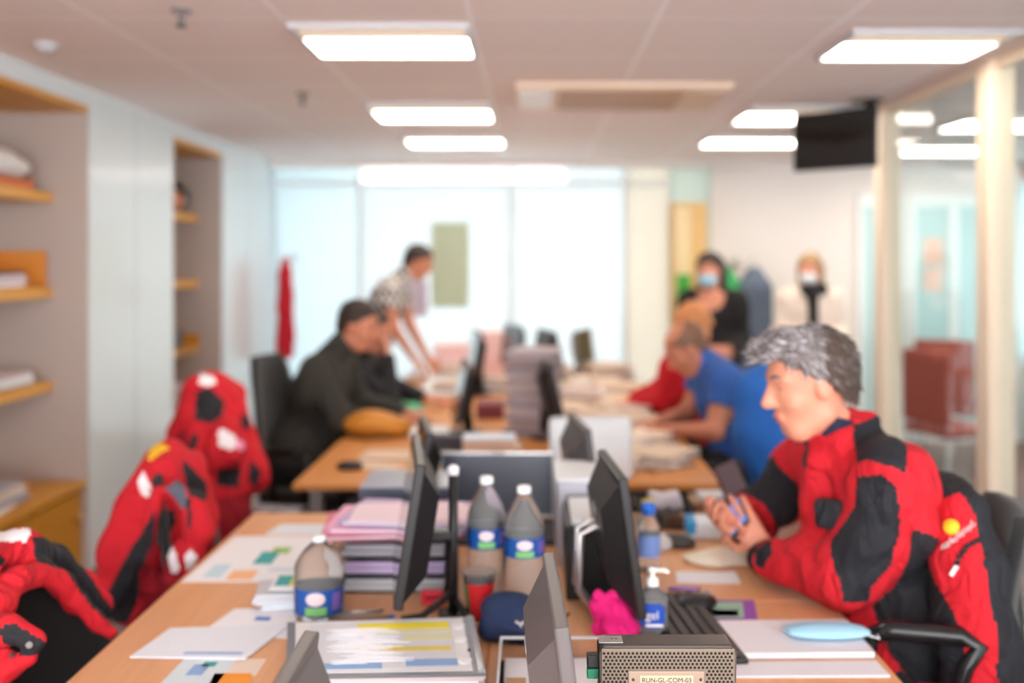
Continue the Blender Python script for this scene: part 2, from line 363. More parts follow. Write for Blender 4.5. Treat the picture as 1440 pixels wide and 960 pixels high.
# ------------------------------------------------------------------ ceiling lights
def ceiling_light(x0, x1, y0, y1, label, group='square ceiling lights'):
    t = thing('ceiling_light', ((x0+x1)/2, (y0+y1)/2, HC), label, 'ceiling light', group)
    w, d = (x1-x0)/2, (y1-y0)/2
    f = MB(); f.box(-w, w, -d, -d+.02, -.02, 0); f.box(-w, w, d-.02, d, -.02, 0); f.box(-w, -w+.02, -d+.02, d-.02, -.02, 0); f.box(w-.02, w, -d+.02, d-.02, -.02, 0); f.box(-w+.02, w-.02, -d*.40, -d*.34, -.02, 0)
    f.build('frame', light_grey, t)
    MB().box(-w+.02, w-.02, -d*.34, d-.02, -.014, -.002).build('diffuser', lamp_on, t)
    MB().box(-w+.02, w-.02, -d+.02, -d*.40, -.012, -.002).build('louvre', lamp_dim, t)
for a in [(-.92, -.235, 3.74, 4.30, 'large bright ceiling light at the top left of the room, nearest of its row'),
          (-.95, -.23, 5.6, 6.25, 'bright ceiling light, middle one of the left row of three'),
          (-.93, -.20, 7.0, 7.6, 'bright ceiling light, farthest of the left row beside the glazed end wall'),
          (1.24, 1.90, 3.84, 4.36, 'large bright ceiling light in the right row, nearest of its row'),
          (1.26, 1.96, 5.7, 6.35, 'bright ceiling light in the right row, half hidden by the hanging screen'),
          (1.26, 2.02, 7.0, 7.6, 'bright ceiling light, farthest of the right row')]: ceiling_light(*a)
for a in [(2.7, 3.5, 6.0, 6.7, 'corridor ceiling light seen behind the glass, the nearer of two'), (2.95, 3.75, 7.5, 8.15, 'corridor ceiling light seen behind the glass, the farther of two')]:
    ceiling_light(*a, group='corridor ceiling lights')
# air-conditioning cassette
t = thing('air_conditioner', (.46, 5.3, HC), 'beige air conditioning cassette set in the ceiling with a slatted grille', 'air conditioner')
acm = mat('beige_plastic', (232, 208, 186), .5)
MB().box(-.55, .55, -.36, .36, -.035, -.001, .012).build('casing', acm, t)
g = MB(); 
for k in range(9): g.box(-.32, .32, -.29+k*.068, -.255+k*.068, -.045, -.034)
g.build('grille', mat('brown_grille', (176, 140, 112), .5), t)
MB().box(-.53, -.36, -.28, .28, -.04, -.034).build('air_flap', mat('pale_flap', (246, 240, 234), .4), t); MB().box(.37, .52, -.28, .28, -.04, -.034).build('air_flap', acm, t)
for (x, y, s) in ((-1.25, 3.55, 'dark ceiling sprinkler near the first tile row, closest to the camera'), (-1.22, 5.3, 'grey ceiling sprinkler halfway down the room')):
    t = thing('ceiling_sprinkler', (x, y, HC), s, 'sprinkler', 'ceiling sprinklers')
    MB().lathe([(0, 0), (.035, 0), (.035, -.008), (.012, -.012), (.01, -.05), (0, -.052)][::-1], 20).build('body', mid_grey, t)
    MB().lathe([(0, -.052), (.018, -.054), (.018, -.06), (0, -.06)], 16).build('deflector', dark_grey, t)
t = thing('smoke_detector', (-2.0, 4.1, HC), 'small round grey smoke detector on the ceiling above the wooden shelves', 'smoke detector')
MB().lathe([(0, -.035), (.03, -.034), (.045, -.015), (.05, 0)], 24).build('housing', light_grey, t)
# hanging screen
p1, p2 = Vector((1.52, 5.75)), Vector((1.86, 5.42)); mid = (p1+p2)/2; ang = math.atan2(p2.y-p1.y, p2.x-p1.x)
t = thing('television', (mid.x, mid.y, 2.29), 'black flat television hanging from the ceiling on a pole', 'television', rz=ang)
MB().box(-.25, .25, 0, .035, -.165, .165, .008).box(-.15, .15, .034, .07, -.1, .1, .01).build('housing', black_plastic, t)
MB().box(-.235, .235, -.002, .001, -.15, .15).build('screen', mat('tv_glass', (16, 24, 28), .08, coat=.6), t)
MB().box(.17, .225, .03, .07, -.1, .208).box(.1, .25, .0, .1, .195, .2085).build('ceiling_bracket', black_plastic, t)
# ------------------------------------------------------------------ left wall shelves and what lies on them
def shelf(y0, y1, z, label, box=False):
    t = thing('wall_shelf', (NB, (y0+y1)/2, z), label, 'shelf', 'yellow wooden wall shelves')
    h = (y1-y0)/2-.022
    MB().box(.001, .30, -h, h, -.05, 0, .004).build('shelf_board', ylwood, t)
    MB().box(.3, .306, -h, h, -.05, 0, .002).build('edge_band', mat('shelf_edge', (232, 170, 84), .4), t)
for z, s in ((1.96, 'top yellow wooden shelf of the near niche'), (1.47, 'middle yellow wooden shelf of the near niche, under an open wooden box'), (.99, 'lowest yellow wooden shelf of the near niche, above the amber cabinet')): shelf(*N1, z, s)
for z, s in ((1.95, 'top yellow wooden shelf of the narrow far niche'), (1.47, 'middle yellow wooden shelf of the narrow far niche'), (.99, 'lowest yellow wooden shelf of the narrow far niche')): shelf(*N2, z, s)
t = thing('low_cabinet', (-2.54, 3.9, 0), 'low amber wooden cabinet with round knobs built into the near niche', 'cabinet')
MB().box(-.22, .20, -1.27, 1.24, 0, .44).build('body', ylwood, t); MB().box(-.235, .24, -1.27, 1.245, .44, .475, .004).build('top', ylwood, t)
for k in range(5):
    y1 = 1.235-k*.5; d = MB().box(.202, .222, y1-.485, y1-.012, .03, .425, .003).build('door', ylwood_front, t)
    M = Matrix.Translation((.222, y1-.07, .31)) @ Matrix.Rotation(PI/2, 4, 'Y')
    MB().lathe([(.007, 0), (.007, .012), (.018, .016), (.02, .026), (.012, .034), (0, .035)], 16, M=M).build('knob', mat('brass', (220, 180, 120), .3, .8), d)
def paper_stack(loc, w, d, n, label, cat='papers', rz=0, group=None, cols=None, th=.012, name='paper_stack', jitter=.012, seed=0):
    rr = random.Random(seed); t = MB(); z = 0
    mats = cols or [white_paper, cream_paper, light_grey]
    for i in range(n):
        h = th*rr.uniform(.6, 1.4); M = Matrix.Translation((rr.uniform(-1, 1)*jitter, rr.uniform(-1, 1)*jitter, z)) @ Matrix.Rotation(rr.uniform(-1, 1)*.12, 4, 'Z')
        t.box(-w/2*rr.uniform(.9, 1), w/2, -d/2, d/2*rr.uniform(.9, 1), 0, h, min(.002, h*.3), rr.randrange(len(mats)), M, 1); z += h
    o = t.build(name, mats, label=label, cat=cat, group=group, loc=loc); o.rotation_euler.z = rz; return o
pinkish = mat('pinkish_paper', (216, 200, 206), .8); greyish = mat('grey_paper', (170, 168, 176), .8)
# near niche
t = thing('orange_box', (-2.62, 4.8, 1.96), 'flat orange box under a crumpled white bag on the top shelf', 'box')
MB().box(-.12, .12, -.2, .2, 0, .04, .006).build('body', mat('orange_card', (222, 130, 80), .7), t); MB().box(-.123, .123, -.203, .203, .04, .052, .004).build('lid', mat('orange_lid', (206, 104, 62), .7), t)
s = SDF(.012); s.ell((-2.62, 4.78, 2.09), (.13, .17, .075), .04).ell((-2.6, 4.9, 2.06), (.1, .11, .05), .05).ell((-2.65, 4.65, 2.05), (.1, .1, .045), .05)
o = s.mesh('plastic_bag', mat('white_bag', (226, 222, 220), .6), None, (-2.62, 4.78, 2.012), noise=(.012, 34), post=lambda P, v: np.maximum(v, 2.013-P[:, 2])); tag(o, 'crumpled white plastic bag on an orange box on the top shelf', 'bag'); o.location = (-2.62, 4.78, 2.012)
t = thing('wooden_box', (-2.62, 4.85, 1.47), 'open orange wooden box standing on the middle shelf', 'box')
MB().box(-.14, -.125, -.32, .28, 0, .19).build('back_panel', ylwood_front, t); MB().box(-.125, .12, .265, .28, 0, .19).build('end_panel', mat('box_end', (224, 146, 62), .5), t); MB().box(-.125, .12, -.32, .265, 0, .012).build('base', ylwood_front, t)
paper_stack((-2.6, 4.78, 1.482), .2, .3, 4, 'dark and white notebooks lying in the open wooden box', 'notebooks', cols=[white_paper, dark_grey, pinkish], seed=3, th=.02)
paper_stack((-2.61, 4.8, .99), .22, .42, 4, 'low stack of white papers on the lowest shelf of the near niche', cols=[white_paper, greyish, pinkish], seed=4, th=.018)
t = thing('desk_fan', (-2.66, 4.45, .99), 'dark green rounded tape dispenser beside papers on the lowest near shelf', 'tape dispenser'); t.name = 'tape_dispenser'
MB().box(-.05, .05, -.1, .08, 0, .04, .012).lathe([(0, -.02), (.05, -.018), (.055, 0), (.05, .018), (0, .02)], 24, M=Matrix.Translation((0, 0, .085)) @ Matrix.Rotation(PI/2, 4, 'Y')).build('body', mat('dark_green', (30, 60, 50), .4), t)
MB().lathe([(.03, -.015), (.042, -.015), (.042, .015), (.03, .015)], 24, M=Matrix.Translation((.03, 0, .085)) @ Matrix.Rotation(PI/2, 4, 'Y')).build('tape_roll', cream_paper, t)
paper_stack((-2.52, 4.55, .475), .26, .36, 8, 'pile of magazines and papers on top of the low amber cabinet', 'magazines', cols=[white_paper, greyish, pinkish, cream_paper], seed=5, th=.014, jitter=.02)
# far niche
t = thing('helmet', (-2.58, 7.0, 1.95), 'dark helmet with an orange front on the top shelf of the far niche', 'helmet')
s = SDF(.012); s.ell((-2.56, 7.02, 2.06), (.14, .15, .12)); s.mesh('shell', mat('dark_shell', (48, 46, 48), .35), t, t.location, post=lambda P, v: np.maximum(v, 1.952-P[:, 2]))
s = SDF(.01); s.ell((-2.54, 6.90, 2.03), (.12, .1, .09)); s.mesh('front_shell', mat('orange_shell', (214, 132, 92), .4), t, t.location, post=lambda P, v: np.maximum(v, 1.951-P[:, 2]))
t = thing('tool_tray', (-2.55, 6.95, .99), 'open orange wooden tray of dark folders in the far niche', 'tray')
MB().box(-.13, .13, -.3, .3, 0, .012).box(-.13, .13, .285, .3, .012, .09).box(-.13, .13, -.3, -.285, .012, .09).box(-.13, -.118, -.285, .285, .012, .09).build('tray', ylwood_front, t)
MB().box(-.1, .08, -.2, .1, .013, .14, .01).build('folders', dark_grey, t)
t = thing('stapler', (-2.53, 6.85, 1.47), 'small dark hole punch on the middle shelf of the far niche', 'hole punch'); t.name = 'hole_punch'
MB().box(-.06, .06, -.06, .06, 0, .02, .006).build('base', black_plastic, t); MB().box(-.05, .05, -.05, .05, .02, .06, .015).build('lever', mat('navy', (40, 52, 78), .4), t)
t = thing('low_bookcase', (-2.54, 6.89, 0), 'low wooden unit at the bottom of the far niche', 'cabinet')
MB().box(-.22, .2, -.48, .48, 0, .455).build('body', ylwood, t); MB().box(-.225, .22, -.485, .485, .455, .475, .004).build('top', ylwood, t)
paper_stack((-2.5, 6.85, .475), .28, .4, 13, 'tall pile of pinkish magazines at the bottom of the far niche', 'magazines', cols=[pinkish, mat('salmon_cover', (214, 150, 130), .7), white_paper, cream_paper], seed=8, th=.022, jitter=.02)

# ------------------------------------------------------------------ desks
def desk(x0, x1, y0, y1, label, top, edge, z=.74, th=.026, legs=True, group='office desks pushed together'):
    t = thing('office_desk', ((x0+x1)/2, (y0+y1)/2, 0), label, 'desk', group); w, d = (x1-x0)/2, (y1-y0)/2
    MB().box(-w, w, -d, d, z-th, z, .004).build('tabletop', [top], t)
    MB().box(-w-.0015, -w, -d+.004, d-.004, z-th+.003, z-.003).build('edge_band', edge, t); MB().box(w, w+.0015, -d+.004, d-.004, z-th+.003, z-.003).build('edge_band', edge, t)
    for sx in (-1, 1):
        for sy in (-1, 1):
            MB().box(sx*(w-.08)-.025, sx*(w-.08)+.025, sy*(d-.07)-.025, sy*(d-.07)+.025, 0, z-th, .004).build('leg', mid_grey, t)
    MB().box(-w+.11, w-.11, -.012, .012, z-th-.33, z-th, .002).build('modesty_panel', dark_grey, t)
    return t
desk(-.955, -.098, 1.0, 2.0, 'nearest left desk of the front cluster, in pale beech', beech, desk_edge)
desk(-.955, -.098, 2.004, 3.42, 'left desk of the front cluster with printed plans at its far end', beech, desk_edge)
desk(-.094, .76, 1.0, 2.53, 'nearest right desk of the front cluster, under the notepad and gel', beech, desk_edge)
desk(-.094, .76, 2.534, 3.42, 'right desk of the front cluster where the man in red sits', beech, desk_edge)
for i, (y0, y1, s) in enumerate(((3.87, 5.3, 'nearest'), (5.304, 6.7, 'middle'), (6.704, 8.1, 'farthest'))):
    desk(-.93, -.1, y0, y1, s+' left desk of the rear row, in orange beech', beech2, desk_edge); desk(-.096, .74, y0, y1, s+' right desk of the rear row, in orange beech', beech2, desk_edge)

# ------------------------------------------------------------------ office chairs
def chair(loc, rz, label, arms=True, back_top=.95, seat_h=.46, group='black office chairs', fabric=None):
    fabric = fabric or black_fabric
    t = thing('office_chair', (loc[0], loc[1], 0), label, 'chair', group, rz)
    MB().box(-.22, .24, -.235, .235, seat_h-.06, seat_h+.01, .03, seg=3).build('seat', fabric, t)
    # curved upholstered back
    b = MB(); n = 12; zs = [seat_h+.1+(back_top-seat_h-.1)*k/8 for k in range(9)]; vs = []; fs = []
    for side in (0, 1):
        for k, z in enumerate(zs):
            u = k/8; hw = .225*(1-.18*u**3)*(.9+.1*math.sin(u*PI))*(.86 if k in (0, 8) else 1)
            for j in range(n+1):
                y = -hw+2*hw*j/n; q = (y/.23)**2; x = -.235-.05*u+.05*q+(.0 if side == 0 else -.045*(1-.6*q))
                vs.append((x, y, z))
    m = (n+1)*9
    for k in range(8):
        for j in range(n):
            a = k*(n+1)+j; fs.append((a, a+1, a+n+2, a+n+1)); fs.append((m+a, m+a+n+1, m+a+n+2, m+a+1))
    for k in range(8):
        for j in (0, n): a = k*(n+1)+j; c = a+n+1; fs.append((a, c, m+c, m+a) if j == 0 else (a, m+a, m+c, c))
    for j in range(n): fs.append((j, m+j, m+j+1, j+1)); a = 8*(n+1)+j; fs.append((a, a+1, m+a+1, m+a))
    b.add(vs, fs, 0, True); b.build('backrest', fabric, t)
    MB().tube([(-.29, 0, seat_h+.3), (-.31, 0, seat_h+.1), (-.26, 0, seat_h-.05), (-.1, 0, seat_h-.08)], .022).build('back_support', black_plastic, t)
    if arms:
        for s in (-1, 1):
            a = MB(); a.tube([(-.12, s*.25, seat_h-.03), (-.10, s*.29, seat_h+.05), (-.13, s*.295, seat_h+.16), (-.16, s*.29, seat_h+.205), (-.12, s*.285, seat_h+.225), (.02, s*.285, seat_h+.228), (.07, s*.28, seat_h+.212)], [.016, .016, .018, .02, .023, .024, .018])
            a.tube([(.07, s*.28, seat_h+.212), (.075, s*.29, seat_h+.1), (.04, s*.25, seat_h-.03)], .015); a.build('armrest', mat('gloss_black', (28, 28, 30), .22), t)
    MB().lathe([(.03, .1), (.03, .28), (.02, .28), (.02, seat_h-.06)], 16).build('gas_column', chrome, t)
    b = MB()
    for k in range(5):
        a = 2*PI*k/5; b.tube([(0, 0, .12), (.18*math.cos(a), .18*math.sin(a), .1), (.3*math.cos(a), .3*math.sin(a), .07)], [.03, .022, .016])
    b.build('star_base', black_plastic, t)
    for k in range(5):
        a = 2*PI*k/5; MB().lathe([(0, -.018), (.026, -.018), (.03, -.01), (.03, .01), (.026, .018), (0, .018)], 14, M=Matrix.Translation((.3*math.cos(a), .3*math.sin(a), .031)) @ Matrix.Rotation(a, 4, 'Z') @ Matrix.Rotation(PI/2, 4, 'X')).build('caster', black_plastic, t)
    return t
# ------------------------------------------------------------------ people
def V3(*a): return np.array(a, float)
def unit(v): v = np.array(v, float); return v/np.linalg.norm(v)
def head_frame(fwd, up=(0, 0, 1)):
    f = unit(fwd); l = unit(np.cross(up, f)); w = np.cross(f, l); return f, l, w
class Head:
    def __init__(s, c, fwd, sc=1, up=(0, 0, 1)): s.c = V3(*c); s.f, s.l, s.w = head_frame(fwd, up); s.s = sc; s.M = np.stack([s.f, s.l, s.w], 1)
    def p(s, u, l, w): return s.c+s.s*(s.f*u+s.l*l+s.w*w)
    def loc(s, P): d = (P-s.c)/s.s; return d@s.f, d@s.l, d@s.w
    def prims(s, b, detail=True):
        q = s.s
        b.ell(s.p(-.012, 0, .03), (.1*q, .076*q, .088*q), .02, s.M).ell(s.p(.022, 0, -.035), (.068*q, .058*q, .082*q), .03, s.M)
        b.cone(s.p(.055, -.012, -.098), s.p(.055, .012, -.098), .022*q, k=.03).cone(s.p(-.01, .045, -.07), s.p(.045, .02, -.1), .02*q, k=.02).cone(s.p(-.01, -.045, -.07), s.p(.045, -.02, -.1), .02*q, k=.02)
        b.cone(s.p(.083, 0, .018), s.p(.109, 0, -.026), .008*q, .0125*q, k=.012).ell(s.p(.096, 0, -.03), (.012*q, .018*q, .009*q), .008, s.M)
        for e in (-1, 1):
            b.ell(s.p(-.005, e*.076, -.005), (.02*q, .009*q, .031*q), .008, s.M)
            if detail:
                b.cone(s.p(.078, e*.015, .028), s.p(.07, e*.045, .026), .009*q, k=.012)
                b.ell(s.p(.055, e*.038, -.03), (.02*q, .02*q, .018*q), .02, s.M)
        if detail: b.cone(s.p(.086, -.014, -.058), s.p(.086, .014, -.058), .0065*q, k=.006).cone(s.p(.083, -.012, -.070), s.p(.083, .012, -.070), .007*q, k=.006)
    def extras(s, root, org, hair_m, eyes=True, brow=True):
        q = s.s; o = np.array(org)
        for e in (-1, 1):
            if eyes:
                m = MB(); m.ball(s.p(.068, e*.031, .006)-o, .0125*q); m.build('eye', mat('eye_white', (225, 218, 212), .25), root)
                MB().ball(s.p(.0765, e*.0315, .003)-o, .0055*q, n=10).build('iris', mat('iris', (50, 40, 36), .2), root)
            if brow:
                MB().tube([s.p(.0795, e*.018, .0075)-o, s.p(.082, e*.030, .0105)-o, s.p(.073, e*.044, .006)-o], .0042*q, 8).build('eyelid', hair_m if s.f[2] < -.18 and False else mat('eyelid_skin', (190, 124, 104), .5), root)
                MB().tube([s.p(.088, e*.013, .030)-o, s.p(.087, e*.03, .036)-o, s.p(.074, e*.048, .030)-o], [.003*q, .0045*q, .002*q], 8).build('eyebrow', hair_m, root)
        if brow: MB().tube([s.p(.084, -.021, -.063)-o, s.p(.0925, -.008, -.0605)-o, s.p(.0925, .008, -.0605)-o, s.p(.084, .021, -.063)-o], [.002*q, .0048*q, .0048*q, .002*q], 8).tube([s.p(.082, -.018, -.068)-o, s.p(.090, 0, -.070)-o, s.p(.082, .018, -.068)-o], [.002*q, .0055*q, .002*q], 8).build('lips', mat('lip', (196, 112, 104), .45), root)
    def hair(s, root, org, m, h=.006, thick=.012, slope=.81, off=-.003, noise=.006, extra=None, bald=False, nscale=150, mats=None, region=None):
        q = s.s; b = SDF(h); b.ell(s.p(-.014, 0, .032), ((.1+thick)*q, (.077+thick)*q, (.088+thick)*q), .02, s.M)
        b.ell(s.p(-.045, 0, -.03), ((.058+thick)*q, (.056+thick*.6)*q, (.06)*q), .02, s.M)
        if extra: extra(b, s)
        def post(P, v):
            u, l, w = s.loc(P); cut = (slope*np.minimum(u, .075)+off-w)*q*.8
            side = (u-(.035-.5*np.clip(.04-w, 0, 1)))*q; side = np.where(w < .045, side, -1)
            r = np.maximum(np.maximum(v, cut), side)
            if bald: r = np.maximum(r, (w-.088+.25*u)*q)
            inner = (np.sqrt((u+.014)**2/.0086+l**2/.0048+(w-.03)**2/.0068)-1)*.07*q
            return np.maximum(r, -inner)
        return b.mesh('hair', mats or m, root, org, noise=(noise, nscale, 3), post=post, region=region)
def hand(b, wr, d, palm_n, sc=1, curl=.5, side=1, spread=.12, k=.006, thumb_out=.8):
    """palm and five fingers: d = direction of the hand, palm_n = out of the palm, side = +1/-1 thumb side along d x n"""
    d = unit(d); n = unit(np.array(palm_n, float)-d*np.dot(palm_n, d)); t = np.cross(d, n)*side; wr = np.array(wr, float)
    for j, o_ in enumerate((-.03, -.01, .01, .029)):
        b.cone(wr+t*o_*.6*sc, wr+d*.085*sc+t*o_*sc, .0135*sc, .0115*sc, k=.02)
    L = (.032, .044, .048, .042); base = (-.031, -.0105, .0105, .031); lens = (.7, .93, 1, .92)
    for j in range(4):
        p = wr+d*(.085+(.004 if j in (1, 2) else 0))*sc+t*base[j]*sc; ang = 0; dd = unit(d+t*spread*(j-1.5)); r = .0092*sc
        for sgm in range(3):
            ang += curl*(.5 if sgm == 0 else .75); v = dd*math.cos(ang)+n*math.sin(ang); q = p+v*(.042, .027, .022)[sgm]*lens[j]*sc
            b.cone(p, q, r, r*.92, k=k); p = q; r *= .92
    p = wr+d*.022*sc+t*.022*sc+n*.006*sc; v = unit(d*.6+t*thumb_out+n*.35); q = p+v*.045*sc; b.cone(p, q, .014*sc, .0115*sc, k=.012)
    v2 = unit(d*.9+t*thumb_out*.4+n*.5); q2 = q+v2*.032*sc; b.cone(q, q2, .0108*sc, .0095*sc, k=k); b.cone(q2, q2+unit(d+n*.4)*.022*sc, .0095*sc, .0078*sc, k=k)
def person(label, base, J, head, hair_m, top_m, trouser_m, skin_m=None, sleeves='long', h=.01, hands=True, female=False, hair=None, top_region=None, top_mats=None,
           cloth_noise=(.006, 24), curl=(.6, .6), hdir=None, mask=None, collar=True, girth=1, neckline=None, shoe=None, extras=True, cloth_h=None, head_detail=True, top_extra=None, neck_t=.62, torso_k=.08, hside=(1, -1), thumb=.8):
    sk = skin_m or skin; org = tuple(base); root = thing('person', org, label, 'person', 'people in the office')
    g = girth; neck, pel = V3(*J['neck']), V3(*J['pelvis']); sh = [V3(*J['sh0']), V3(*J['sh1'])]; hip = [V3(*J['hip0']), V3(*J['hip1'])]
    chest = neck*.62+pel*.38; waist = neck*.25+pel*.75; hb = head.p(-.02, 0, -.06)
    ax = unit(sh[0]-sh[1]); spine = unit(neck-pel); fr = unit(np.cross(ax, spine)); flat = (fr, 1.45)
    b = SDF(h)
    b.cone(neck-spine*.03, hb, .056*g, .054, k=.04)
    b.cone(sh[0]*.7+neck*.3-spine*.10, sh[1]*.7+neck*.3-spine*.10, .115*g, k=torso_k, flat=flat).cone(chest, waist, .14*g, .125*g, k=torso_k, flat=(fr, 1.2)).cone(hip[0]*.8+pel*.2, hip[1]*.8+pel*.2, .125*g, k=torso_k).cone(sh[0], sh[1], .058*g, k=.06)
    head.prims(b, head_detail)
    for i in (0, 1):
        el, wr = V3(*J['el%d' % i]), V3(*J['wr%d' % i]); b.cone(sh[i], el, .054*g, .042*g, k=.04).cone(el, wr, .042*g, .027, k=.02)
        kn, an = V3(*J['kn%d' % i]), V3(*J['an%d' % i]); b.cone(hip[i], kn, .085*g, .058, k=.05).cone(kn, an, .056, .036, k=.02)
        toe = V3(*J['toe%d' % i]); b.cone(an, toe, .034, .026, k=.02)
        if hands:
            dd, nn = (hdir[i] if hdir else (unit(wr-el), V3(0, 0, -1))); hand(b, wr+unit(dd)*.012, dd, nn, 1.0, curl[i] if hasattr(curl, '__len__') else curl, hside[i], thumb_out=thumb)
    b.mesh('body', sk, root, org)
    # top
    T = SDF(cloth_h or h); e = .014
    T.cone(sh[0]*.72+neck*.28-spine*.10, sh[1]*.72+neck*.28-spine*.10, .118*g+e, k=torso_k, flat=flat).cone(chest, waist, .148*g+e, .14*g+e, k=torso_k, flat=(fr, 1.15)).cone(hip[0]*.75+pel*.25+spine*.04, hip[1]*.75+pel*.25+spine*.04, .132*g+e, k=torso_k).cone(sh[0], sh[1], .062*g+e, k=.06)
    if collar: T.cone(neck-spine*.03, neck*(1-neck_t)+hb*neck_t, .072*g, .066, k=.025)
    for i in (0, 1):
        el, wr = V3(*J['el%d' % i]), V3(*J['wr%d' % i])
        if sleeves == 'long': T.cone(sh[i], el, .060*g+e, .048*g+e, k=.04).cone(el, wr-unit(wr-el)*.015, .048*g+e, .034+e*.6, k=.03)
        else: T.cone(sh[i], sh[i]*.45+el*.55, .060*g+e, .056*g+e, k=.03)
    if top_extra: top_extra(T)
    def tp(P, v):
        if sleeves != 'long':
            for i in (0, 1):
                el = V3(*J['el%d' % i]); d = unit(el-sh[i]); m = sh[i]*.5+el*.5; tt = (P-m)@d; near = np.linalg.norm(P-m, axis=1) < .13; v = np.where(near, np.maximum(v, tt), v)
        if neckline: v = neckline(P, v)
        return v
    T.mesh('top', top_mats or top_m, root, org, region=top_region, noise=cloth_noise, post=tp)
    B = SDF(max(h, .012)); B.cone(hip[0]*.75+pel*.25, hip[1]*.75+pel*.25, .14*g, k=.05)
    for i in (0, 1):
        kn, an = V3(*J['kn%d' % i]), V3(*J['an%d' % i]); B.cone(hip[i], kn, .098*g, .074, k=.05).cone(kn, an+V3(0, 0, .02), .072, .056, k=.02)
    B.mesh('trousers', trouser_m, root, org, noise=(.005, 22, 4))
    for i in (0, 1):
        an, toe = V3(*J['an%d' % i]), V3(*J['toe%d' % i]); S = SDF(.012); S.cone(an+V3(0, 0, .0), an+V3(0, 0, -.02), .052, k=.03).cone(an-V3(0, 0, .03), toe, .046, .040, k=.04)
        S.mesh('shoe', mat('dark_shoe', (34, 30, 30), .5), root, org, post=lambda P, v: np.maximum(v, .003-P[:, 2]))
    if hair: hair(head, root, org)
    if extras: head.extras(root, org, hair_m)
    if mask:
        q = head.s; m = SDF(.007); m.ell(head.p(.045, 0, -.055), (.072*q, .062*q, .06*q), .01, head.M)
        m.mesh('face_mask', mask, root, org, post=lambda P, v: np.maximum(v, np.maximum((.03-head.loc(P)[0])*q, (head.loc(P)[2]+.012+.2*abs(head.loc(P)[1]))*q)))
    return root
def seated(neck, pelvis, fwd, sh_w=.19, knee_d=.42, side_tilt=0, kz=.5):
    """joints of someone seated facing fwd; index 0 is the left side of the body"""
    f = unit((fwd[0], fwd[1], 0)); l = V3(-f[1], f[0], 0); J = {'neck': neck, 'pelvis': pelvis}; n, p = V3(*neck), V3(*pelvis)
    for i, s in ((0, 1), (1, -1)):
        J['sh%d' % i] = n+l*s*sh_w+V3(0, 0, -.05); J['hip%d' % i] = p+l*s*.09; kn = V3(p[0], p[1], kz)+f*knee_d+l*s*.12; J['kn%d' % i] = kn
        an = kn-f*.06; an[2] = .09; J['an%d' % i] = an; to = an+f*.14; to[2] = .05; J['toe%d' % i] = to
    return J
def standing(neck, pelvis, fwd, sh_w=.18):
    f = unit((fwd[0], fwd[1], 0)); l = V3(-f[1], f[0], 0); J = {'neck': neck, 'pelvis': pelvis}; n, p = V3(*neck), V3(*pelvis)
    for i, s in ((0, 1), (1, -1)):
        J['sh%d' % i] = n+l*s*sh_w+V3(0, 0, -.05); J['hip%d' % i] = p+l*s*.085; J['kn%d' % i] = V3(p[0], p[1], .5)+l*s*.1+f*.02
        J['an%d' % i] = V3(p[0], p[1], .09)+l*s*.11-f*.01; to = V3(p[0], p[1], .05)+l*s*.12+f*.14; J['toe%d' % i] = to
    return J
def seg_t(P, a, b):
    a, b = V3(*a), V3(*b); d = b-a; t = np.clip((P-a)@d/(d@d), 0, 1); return t, np.linalg.norm(P-(a+t[:, None]*d), axis=1)

# --- the man in the red jacket
hair_back = mat('hair_brown_ash', (84, 68, 58), .6, bump=.5, bscale=160)
grey_hair = mat('salt_grey_hair', (120, 112, 112), .7, var=.5, vscale=70, bump=.5, bscale=160); dark_hair = mat('dark_brown_hair', (52, 40, 36), .65, bump=.4, bscale=140)
brown_hair = mat('brown_hair', (88, 62, 48), .65, bump=.4, bscale=120); blond_hair = mat('dark_blond_hair', (168, 134, 96), .65, bump=.4, bscale=120)
f1 = unit((-1, -.10, 0)); hd = Head((.700, 2.52, 1.298), (-1, -.12, -.22), 1.10)
J = seated((.800, 2.575, 1.135), (.97, 2.60, .60), f1, .195, .44)
J['sh0'] = (.868, 2.385, 1.075); J['sh1'] = (.825, 2.765, 1.09)
J['el0'] = (.770, 2.44, .832); J['wr0'] = (.628, 2.665, .822); J['el1'] = (.66, 2.93, .85); J['wr1'] = (.575, 2.77, .86)
navy_c = mat('navy_collar', (30, 34, 56), .85)
def in_poly(x, y, poly):
    r = np.zeros(len(x), bool); n = len(poly)
    for i in range(n):
        (x0, y0), (x1, y1) = poly[i], poly[(i+1) % n]
        if y0 != y1: r ^= ((y0 > y) != (y1 > y)) & (x < (x1-x0)*(y-y0)/(y1-y0)+x0)
    return r
def cloth_pattern(base, polys, sx=1, sy=1, ox=0, oy=0, ymax=99):
    """cloth panels outlined as they lie on the garment; returns a face-to-material function"""
    def f(P):
        x = VX+FPX*P[:, 0]/P[:, 1]; y = VY+FPX*(CAM_H-P[:, 2])/P[:, 1]; m = np.full(len(P), base)
        w = 2.0*vnoise(P, 60, 3)
        for k, poly in polys: m[in_poly(x+w, y+w, [(ox+a*sx, oy+b*sy) for a, b in poly]) & (P[:, 1] < ymax)] = k
        return m
    return f
man_near = cloth_pattern(0, [(1, [(405, 290), (430, 280), (470, 262), (545, 345), (542, 418), (510, 402), (440, 382), (414, 390)]),
    (1, [(418, 425), (480, 418), (515, 450), (527, 500), (522, 580), (502, 650), (455, 718), (446, 748), (378, 748), (370, 700), (350, 645), (348, 595), (380, 540), (412, 505)]),
    (1, [(562, 560), (640, 590), (640, 960), (560, 960), (500, 880), (455, 760), (520, 702), (545, 640)]),
    (1, [(228, 310), (280, 308), (292, 350), (280, 412), (265, 372), (232, 340)]), (1, [(150, 600), (190, 585), (196, 625), (172, 660), (150, 655)])], .5418, .5418, 980, 440, 2.62)
